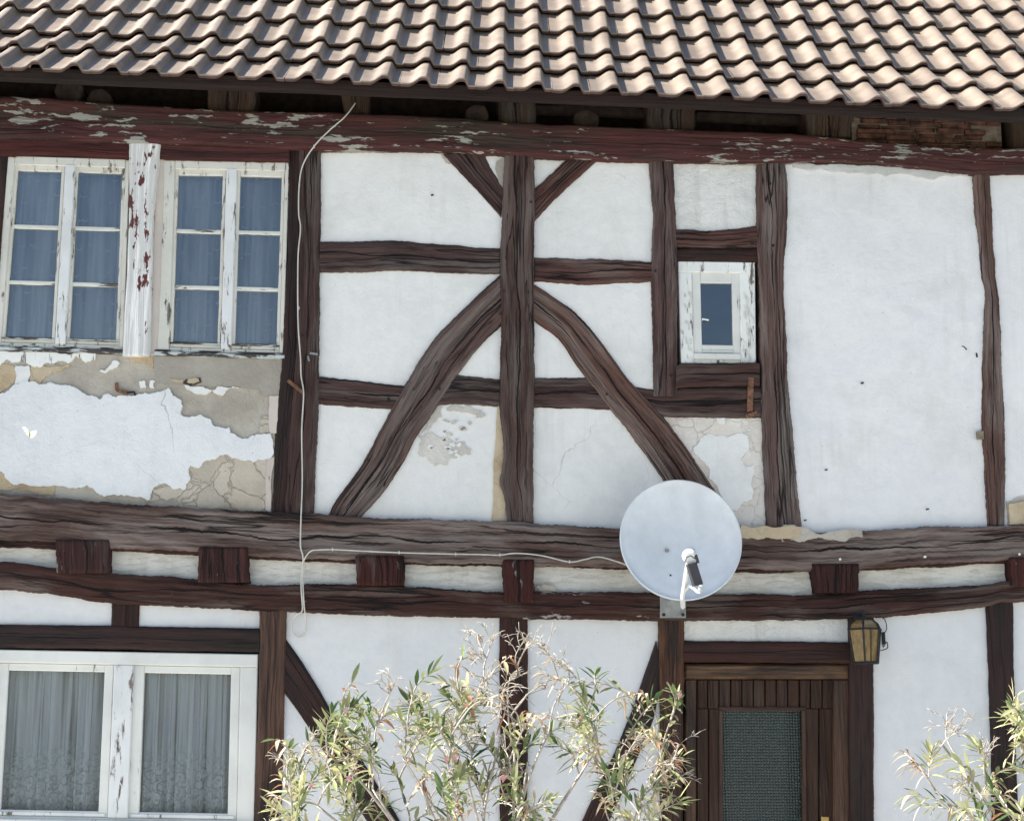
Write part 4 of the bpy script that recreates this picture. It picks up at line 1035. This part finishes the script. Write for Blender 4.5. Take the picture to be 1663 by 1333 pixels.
# feed arm
A0 = P(1109, 986, -.30); A1 = P(1108, 972, -.42); A2 = P(1113, 940, -.62); A3 = P(1117, 916, -.70)
mm = MB(); sq = .011
mm.tube([cD+Vector((.01, .10, -.28)), A0, A1, A2, A3], [.013]*5, 4)
mm.tube([P(1112, 960, -.50), P(1120, 950, -.60), P(1134, 962, -.68), P(1138, 950, -.70)], [.008, .008, .007, .006], 8)
mm.obj('feed_arm', MT['dishwhite'], D, False)
hd_ = MB(); c0 = P(1121, 905, -.72); dr = (cD-nD*dep+Vector((0, 0, .02))-c0).normalized()
tail = P(1134, 950, -.76)
hd_.tube([c0+dr*.045, c0+dr*.040, c0+dr*.0, c0-dr*.012], [.034, .039, .038, .030], 18)
LN = hd_.obj('feed_horn', MT['dishwhite'], D, True); LN.data.set_sharp_from_angle(angle=R(35))
lb = MB(); a = P(1123, 914, -.745); dd = (tail-a).normalized(); wv = dd.cross(Vector((0, 1, 0))).normalized(); 
nrm = dd.cross(wv).normalized(); f = []; g2 = []
L_ = (tail-a).length
for s1, s2 in ((-1, 0), (1, 0), (1, 1), (-1, 1)):
    p = a+wv*s1*.026+dd*L_*s2
    f.append(p+Vector((0, -.012, 0))); g2.append(p+Vector((0, .038, 0)))
if (f[1]-f[0]).cross(f[3]-f[0]).y > 0: f = f[::-1]; g2 = g2[::-1]
lb.prism(f, g2, 0, .004); lb.tube([P(1121, 903, -.735)+wv*.03, P(1134, 914, -.735)], .008, 8)
lb.obj('receiver', MT['lnb'], D)
st = MB(); st.tube([P(1112, 912, -.77), P(1115, 905, -.772), P(1122, 902, -.774), P(1129, 907, -.77)], .0035, 6); st.obj('clip', MT['lnb'], D)
cb = MB(); cb.tube([tail, P(1139, 957, -.75), P(1137, 963, -.72), P(1132, 961, -.69)], .0035, 6); cb.obj('lead', MT['cable'], D)

# ================================================================== CABLES
def spl(pts, n=10):
    V = [Vector(p) for p in pts]; out = []
    for i in range(len(V)-1):
        a = V[max(i-1, 0)]; b = V[i]; c = V[i+1]; d = V[min(i+2, len(V)-1)]
        for j in range(n):
            t = j/n; out.append(.5*((2*b)+(c-a)*t+(2*a-5*b+4*c-d)*t*t+(3*b-a-3*c+d)*t**3))
    out.append(V[-1]); return out
def cable(name, pts, rad, mat, label, cat, group=None, clips=()):
    W_ = spl([P(x, y, -d) for x, y, d in pts])
    m = MB(); m.tube(W_, rad, 7); o = m.obj(name, MT[mat], None, True)
    o['label'] = label; o['category'] = cat
    if group: o['group'] = group
    for x, y, d in clips:
        p = P(x, y, -d); k = MB(); k.box(p.x-.004, p.x+.004, p.y-.007, p.y+.014, p.z-.007, p.z+.007, 0, .002); k.tube([p+Vector((0, .004, .009)), p+Vector((0, -.006, .009))], .002, 6)
        k.obj('cable_clip', MT['cable'], o)
    return o
cable('antenna_cable', [(577, 168, .05), (560, 190, .085), (535, 212, .09), (510, 238, .085), (492, 268, .055), (486, 300, .05), (485, 345, .048), (488, 372, .048), (484, 420, .05), (484, 520, .052), (488, 580, .055), (489, 610, .055), (493, 640, .055), (490, 700, .055), (491, 780, .05), (489, 835, .085), (488, 885, .09), (492, 905, .082), (492, 950, .075), (494, 985, .07), (496, 1000, .05), (497, 1012, .03), (495, 1028, .025), (485, 1034, .025), (475, 1025, .025), (475, 1008, .03), (482, 997, .05), (491, 990, .07), (489, 950, .078), (492, 915, .082), (500, 899, .088), (508, 893, .09)], .0043, 'cable', 'cream cable running down the left post and ending in a coil', 'cable', None, [(486, 300, .05), (485, 500, .052), (490, 700, .055), (488, 885, .09), (510, 238, .085)])
cable('antenna_cable', [(508, 893, .09), (540, 892, .088), (600, 895, .088), (648, 897, .088), (720, 899, .088), (780, 900, .088), (812, 901, .09), (838, 898, .10), (880, 902, .095), (925, 912, .088), (950, 908, .088), (972, 904, .088), (1000, 911, .10), (1040, 925, .2), (1080, 935, .22)], .0040, 'cable', 'cream cable clipped along the beam to the dish', 'cable', None, [(540, 892, .088), (648, 897, .088), (740, 899.5, .088), (812, 901, .09), (925, 912, .088)])
mm = MB()

# ================================================================== LANTERN
LT = thing('wall_lantern', 'hexagonal amber glass lantern on the dark post by the door', 'lantern', P(1403, 1040, -.04))
lc = P(1405, 1040, -.16)
sc_ = (P(1433, 1020, -.16)-P(1377, 1020, -.16)).length/2
zt = P(1405, 1022, -.16).z; zb = P(1405, 1076, -.16).z; zc = P(1405, 1006, -.16).z
def hexp(r, z, k): a = k*R(60)+R(10); return Vector((lc.x+r*math.cos(a), lc.y+r*math.sin(a), z))
rt_, rb_ = sc_*.98, sc_*.74
frm = MB()
for k in range(6):
    frm.tube([hexp(rt_, zt, k), hexp(rb_, zb, k)], .0055, 6)
    frm.tube([hexp(rt_*1.04, zt, k), hexp(rt_*1.04, zt, k+1)], .006, 6); frm.tube([hexp(rb_, zb, k), hexp(rb_, zb, k+1)], .007, 6)
    frm.tube([hexp(rt_, zt, k), hexp(rt_*.86, zt+(zc-zt)*.55, k), hexp(rt_*.52, zc, k)], .0055, 6)
    frm.tube([hexp(rt_*.52, zc, k), hexp(rt_*.52, zc, k+1)], .006, 6)
    frm.add([hexp(0.001, zc+.012, k), hexp(rt_*.55, zc+.002, k), hexp(rt_*.55, zc+.002, k+1)], [[0, 1, 2]])
    if k not in (4, 1): continue
    a = (hexp(rt_, zt, k)+hexp(rt_, zt, k+1))/2; b = (hexp(rb_, zb, k)+hexp(rb_, zb, k+1))/2; frm.tube([a, b], .003, 5)
frm.tube([Vector((lc.x, lc.y, zc+.01)), Vector((lc.x, lc.y, zc+.035)), Vector((lc.x, -.05, zc+.035))], .008, 8)
frm.box(lc.x-.03, lc.x+.03, -.052, -.040, zc-.04, zc+.05, 0, .003)
frm.obj('lantern_frame', MT['iron'], LT)
am, t, b_ = M('amber ribbed glass', .35, .5); n = N(t)
a_ = n.noise(n.coord('Object', (30, 30, 14)), 1, 4)
n.link(n.ramp(a_, [(.35, (.11, .055, .010)), (.6, (.27, .17, .035))]), b_.inputs['Base Color']); b_.inputs['Transmission Weight'].default_value = .25
n.bump(a_, b_, .6, .004)
for k in range(6):
    g_ = MB()
    f = [hexp(rt_*.97, zt, k), hexp(rt_*.97, zt, k+1), hexp(rb_*.97, zb, k+1), hexp(rb_*.97, zb, k)]
    f2 = [hexp(rt_*.51, zc, k), hexp(rt_*.51, zc, k+1), hexp(rt_*.84, zt+(zc-zt)*.55, k+1), hexp(rt_*.84, zt+(zc-zt)*.55, k)]
    g_.add(f+f2[2:]+f2[:2], [[0, 1, 2, 3], [4, 5, 0, 1][::-1] if False else [5, 4, 1, 0], [6, 7, 4, 5]])
    g_.obj('pane', am, LT)
wr_ = MB(); wr_.tube(spl([P(1428, 1000, -.06), P(1437, 1006, -.04), P(1440, 1020, -.03), P(1436, 1030, -.03), P(1434, 1050, -.03), P(1440, 1042, -.03), P(1441, 1052, -.05), P(1430, 1056, -.09)]), .0028, 6)
wr_.box(P(1434, 1030, -.03).x-.007, P(1434, 1030, -.03).x+.008, -.05, -.02, P(1434, 1046, -.03).z, P(1434, 1026, -.03).z, 0, .003)
wr_.obj('wiring', MT['iron'], LT)

# ================================================================== BUTTERFLY
bt = thing('butterfly', 'pale yellow butterfly flying in front of the left wall', 'butterfly', P(47, 703, -3.6))
c = P(47, 703, -3.6)
k_ = (P(61, 703, -3.6)-P(33, 703, -3.6)).length/28
bw, t, b_ = M('lemon butterfly wing', .7, .2); b_.inputs['Base Color'].default_value = (.82, .82, .55, 1)
def wing(pts, name):
    m = MB(); f = [c+Vector((x*k_, y*k_, z*k_)) for x, y, z in pts]; n_ = len(f)
    m.add(f+[p+Vector((0, .0006, 0)) for p in f], [list(range(n_)), [n_+i for i in reversed(range(n_))]]+[[i, i+n_, (i+1) % n_+n_, (i+1) % n_] for i in range(n_)]); m.obj(name, bw, bt)
wing([(0, 0, -5), (-3, 1, -3), (-7, 4, 3), (-12, 8, 9), (-13, 8, 11), (-10, 6, 12), (-6, 4, 9), (-3, 2, 6), (0, 0, 2)], 'wing')
wing([(1, 0, -6), (3, -1, -8), (8, -4, -8), (12, -6, -5), (14, -7, 0), (13, -7, 3), (9, -5, 3), (5, -2, 2), (1, 0, 2)], 'wing')
m = MB(); m.tube([c+Vector((-1*k_, -.001, 4*k_)), c+Vector((0, -.002, 0)), c+Vector((2*k_, -.001, -8*k_))], [.0012, .002, .001], 6); m.obj('body', plain('butterfly body', (.25, .24, .12), .8), bt)

# ================================================================== OLEANDERS
lm, t, b_ = M('oleander leaf', .42, .45); n = N(t)
at = n.new('ShaderNodeAttribute', attribute_name='leafcol'); n.link(at.outputs['Color'], b_.inputs['Base Color'])
tl = n.new('ShaderNodeBsdfTranslucent'); n.link(at.outputs['Color'], tl.inputs[0])
mx = n.new('ShaderNodeMixShader'); mx.inputs[0].default_value = .22; n.link(b_.outputs[0], mx.inputs[1]); n.link(tl.outputs[0], mx.inputs[2])
n.link(mx.outputs[0], t.nodes['Material Output'].inputs[0])
pk = plain('pink petals', (.70, .33, .38), .6, bump=0)
PAL = {'g': [(.13, .20, .06), (.20, .26, .10), (.28, .32, .14), (.36, .38, .20), (.05, .10, .03), (.06, .11, .035), (.32, .34, .16)],
       'y': [(.48, .47, .24), (.44, .45, .22), (.55, .50, .30), (.36, .39, .18)],
       'd': [(.50, .36, .22), (.55, .43, .30), (.38, .19, .10), (.60, .50, .38)]}
def leaf(V, F, CL, base, d, L, w_, col, rnd, droop):
    d = d.normalized(); side = d.cross(Vector((rnd.uniform(-.5, .5), rnd.uniform(-.5, .5), 1))).normalized()
    nn = side.cross(d).normalized()
    k = len(V); st_ = [(0, .12), (.22, .75), (.5, 1), (.78, .62), (1, .04)]
    tw = rnd.uniform(-.5, .5)
    for s, ww in st_:
        c_ = base+d*L*s+Vector((0, 0, -droop*L*s*s))
        sd_ = side*math.cos(tw*s)+nn*math.sin(tw*s)
        V += [c_-sd_*w_*ww*.5+nn*w_*.16*ww, c_, c_+sd_*w_*ww*.5+nn*w_*.16*ww]
        CL.extend([col]*3)
    for i in range(4):
        for j in (0, 1): a = k+i*3+j; F.append([a, a+1, a+4, a+3])
def oleander(label, base_px, outline, xr, ybot, depth, ntips, tips, seed, bare, flowers):
    rnd = random.Random(seed)
    B0 = P(base_px, 1333, depth); B0.z = 0
    T_ = thing('oleander_bush', label, 'shrub', B0, 'oleanders in front of the house')
    def otop(x):
        for (x0, y0), (x1, y1) in zip(outline, outline[1:]):
            if x0 <= x <= x1: return y0+(y1-y0)*(x-x0)/(x1-x0)
        return outline[-1][1]
    tipl = [(x, y, rnd.uniform(-.15, .15), ty) for x, y, ty in tips]
    while len(tipl) < ntips:
        x = rnd.uniform(*xr); y = otop(x)+rnd.uniform(12, 60)+abs(rnd.gauss(0, 1))*150
        if y > ybot: y = rnd.uniform(otop(x)+30, ybot) if rnd.random() < .6 else rnd.uniform(1300, ybot)
        dd = rnd.uniform(-.42, .42)
        tipl.append((x, y, dd, rnd.choice('ggggyygyd' if rnd.random() > bare else 'bbd')))
    S = MB(); V = []; F = []; CL = []; fl_c = []
    # primary stems
    prim = []
    npm = max(9, int(ntips/14))
    for i in range(npm):
        a = 2*math.pi*i/npm+rnd.uniform(-.3, .3); r = rnd.uniform(.02, .14)
        st0 = B0+Vector((r*math.cos(a), r*math.sin(a)*.7, 0))
        cx = xr[0]+(xr[1]-xr[0])*(.10+.80*((i*.618) % 1)); tp = P(cx, otop(cx)+rnd.uniform(90, 220), depth+rnd.uniform(-.35, .35))
        mid = st0.lerp(tp, .5)+Vector(((st0.x-tp.x)*.22, (st0.y-tp.y)*.22, .12))
        pts = spl([st0, mid, tp], 7); pts = [p+Vector((noise.noise(p*3)*.03, noise.noise(p*3+Vector((9, 0, 0)))*.03, 0)) for p in pts]
        pts[0] = st0
        S.tube(pts, [.0125-.0075*k/(len(pts)-1) for k in range(len(pts))], 6); prim.append(pts)
    nodes = [p for q in prim for p in q[5:]]
    allseg = list(nodes)
    tipl.sort(key=lambda t: -t[1])
    for (x, y, dd, ty) in tipl:
        tip = P(x, y, depth+dd)
        best = min(allseg, key=lambda q: (q-tip).length+(2. if q.z > tip.z-.12 else 0)+abs((q-tip).length-.4)*.5+rnd.uniform(0, .15))
        v = tip-best; L = v.length
        m_ = best.lerp(tip, .55)+Vector((v.x*-.14, v.y*-.14, L*.07))+Vector((rnd.gauss(0, .018), rnd.gauss(0, .018), 0))
        pts = spl([best, m_, tip], 6)
        pts = [p+Vector((noise.noise(p*9)*.012, 0, noise.noise(p*9+Vector((4, 0, 0)))*.008)) if 0 < i else p for i, p in enumerate(pts)]
        r0 = min(.0068, .0034+L*.006)
        S.tube(pts, [r0-(r0-.0019)*k/(len(pts)-1) for k in range(len(pts))], 5)
        allseg += pts[3:-3]
        dirn = (pts[-1]-pts[-3]).normalized()
        if ty in 'gyd':
            nl = rnd.randint(11, 21) if ty != 'd' else rnd.randint(7, 13)
            span = .26 if ty != 'd' else .12
            ln = sum((a-b).length for a, b in zip(pts, pts[1:]))
            for q in range(nl):
                s = 1-(q/nl)**1.1*min(.85, span/ln) if ln > 0 else 1
                idx = s*(len(pts)-1); ii = min(int(idx), len(pts)-2); bp = pts[ii].lerp(pts[ii+1], idx-ii)
                az = q*2.1+rnd.uniform(-.4, .4)
                a = dirn.cross(Vector((0, 1, .2))).normalized(); b2 = dirn.cross(a)
                out = a*math.cos(az)+b2*math.sin(az)
                f_ = .55+1.4*(q/nl)
                ld = dirn*(1.0-.45*(q/nl))+out*f_*.75+Vector((rnd.gauss(0, .12), rnd.gauss(0, .12), 0))
                kind = ty if rnd.random() < .78 else rnd.choice('gyyd')
                c_ = rnd.choice(PAL[kind]); j = rnd.uniform(.62, 1.05); c_ = tuple(min(1, x_*j) for x_ in c_)
                leaf(V, F, CL, bp, ld, rnd.uniform(.06, .125)*(.8 if kind == 'd' else 1), rnd.uniform(.014, .024), c_, rnd, rnd.uniform(-.05, .35)+(.55 if kind == 'd' else 0))
        else:
            for q in range(rnd.randint(4, 7)):   # spent flower stalks
                bp = pts[rnd.randint(len(pts)//2, len(pts)-1)]
                dv = (dirn+Vector((rnd.gauss(0, .6), rnd.gauss(0, .5), rnd.gauss(.1, .4)))).normalized()*rnd.uniform(.05, .12)
                e_ = bp+dv
                tw_ = spl([bp, bp+dv*.55+Vector((rnd.gauss(0, .008), 0, .008)), e_+Vector((0, 0, rnd.uniform(-.035, .01)))], 3)
                S.tube(tw_, [.0024]+[.0018]*(len(tw_)-1), 4)
                for _ in range(3):
                    o_ = tw_[rnd.randint(2, len(tw_)-1)]; dv2 = (dv.normalized()+Vector((rnd.gauss(0, .7), rnd.gauss(0, .6), rnd.gauss(0, .6))))*.028
                    S.tube([o_, o_+dv2*.6, o_+dv2+Vector((0, 0, -.006))], [.0017, .0015, .0012], 4)
            if rnd.random() < .7:
                for _ in range(3): leaf(V, F, CL, pts[-2], dirn+Vector((rnd.gauss(0, .7), rnd.gauss(0, .6), -.2)), rnd.uniform(.04, .08), .011, rnd.choice(PAL['d']), rnd, .8)
    S.obj('stems', MT['bark'], T_, True)
    o = link('foliage', V, F, lm, T_, True)
    ca = o.data.color_attributes.new('leafcol', 'FLOAT_COLOR', 'POINT')
    ca.data.foreach_set('color', [z for c_ in CL for z in (*c_, 1)])
    for (x, y) in flowers:
        p = P(x, y, depth-.3); f_ = MB()
        for k in range(5):
            a = k*1.257+rnd.random()*.4; d1 = Vector((math.cos(a), -.35, math.sin(a))); sd_ = Vector((-math.sin(a), 0, math.cos(a)))
            f_.add([p, p+d1*.006-sd_*.004, p+d1*.012-sd_*.003, p+d1*.013+sd_*.003, p+d1*.006+sd_*.004], [[0, 1, 2, 3, 4]])
        f_.tube([p+Vector((0, .02, -.02)), p], .002, 5); f_.obj('flower', pk, T_)
OUT = [(430, 1210), (440, 1195), (480, 1185), (520, 1155), (570, 1115), (620, 1140), (680, 1115), (720, 1098), (780, 1050), (850, 1050), (900, 1068), (940, 1108), (980, 1115), (1020, 1148), (1060, 1130), (1100, 1125), (1112, 1190), (1125, 1333)]
tips = [(448, 1200, 'd'), (470, 1215, 'g'), (572, 1108, 'd'), (560, 1150, 'g'), (600, 1146, 'g'), (626, 1162, 'd'), (640, 1112, 'b'), (662, 1140, 'g'), (700, 1092, 'g'), (725, 1108, 'y'), (772, 1030, 'b'), (800, 1040, 'b'), (752, 1068, 'd'), (775, 1060, 'b'), (845, 1050, 'b'), (868, 1042, 'b'), (880, 1050, 'b'), (893, 1068, 'b'), (920, 1086, 'b'), (884, 1095, 'd'), (940, 1108, 'g'), (915, 1115, 'b'), (966, 1096, 'g'), (985, 1112, 'y'), (950, 1140, 'y'), (1022, 1128, 'd'), (1045, 1125, 'd'), (1062, 1140, 'g'), (1090, 1122, 'g'), (1098, 1135, 'g'), (1108, 1205, 'b'), (1095, 1190, 'd'), (1070, 1275, 'g'), (1080, 1240, 'd'), (490, 1290, 'g'), (530, 1180, 'g'), (500, 1210, 'b'), (515, 1255, 'g'), (690, 1125, 'b'), (810, 1090, 'b'), (830, 1110, 'b'), (860, 1090, 'b'), (740, 1120, 'b'), (790, 1110, 'b')]
oleander('wide oleander bush with bleached leaves and bare twigs left of the door', 790, OUT, (445, 1110), 1620, -1.4, 235, tips, 3, .36,
         [(562, 1152), (725, 1232), (740, 1230), (1103, 1128), (566, 1262), (506, 1275), (817, 1262)])
OUT2 = [(1462, 1225), (1470, 1215), (1500, 1215), (1555, 1180), (1590, 1220), (1625, 1160), (1645, 1125), (1700, 1100), (1800, 1080), (1950, 1110), (2050, 1180)]
tips2 = [(1470, 1222, 'd'), (1482, 1240, 'd'), (1510, 1222, 'y'), (1538, 1172, 'b'), (1560, 1182, 'b'), (1545, 1230, 'y'), (1585, 1212, 'y'), (1478, 1290, 'g'), (1490, 1305, 'y'), (1646, 1135, 'y'), (1632, 1165, 'y'), (1655, 1160, 'y'), (1600, 1225, 'b'), (1660, 1200, 'y'), (1610, 1270, 'y'), (1650, 1250, 'y'), (1630, 1290, 'd')]
oleander('taller yellowish oleander bush at the right edge beyond the door', 1790, OUT2, (1560, 2050), 1620, -1.5, 110, tips2, 9, .12, [])
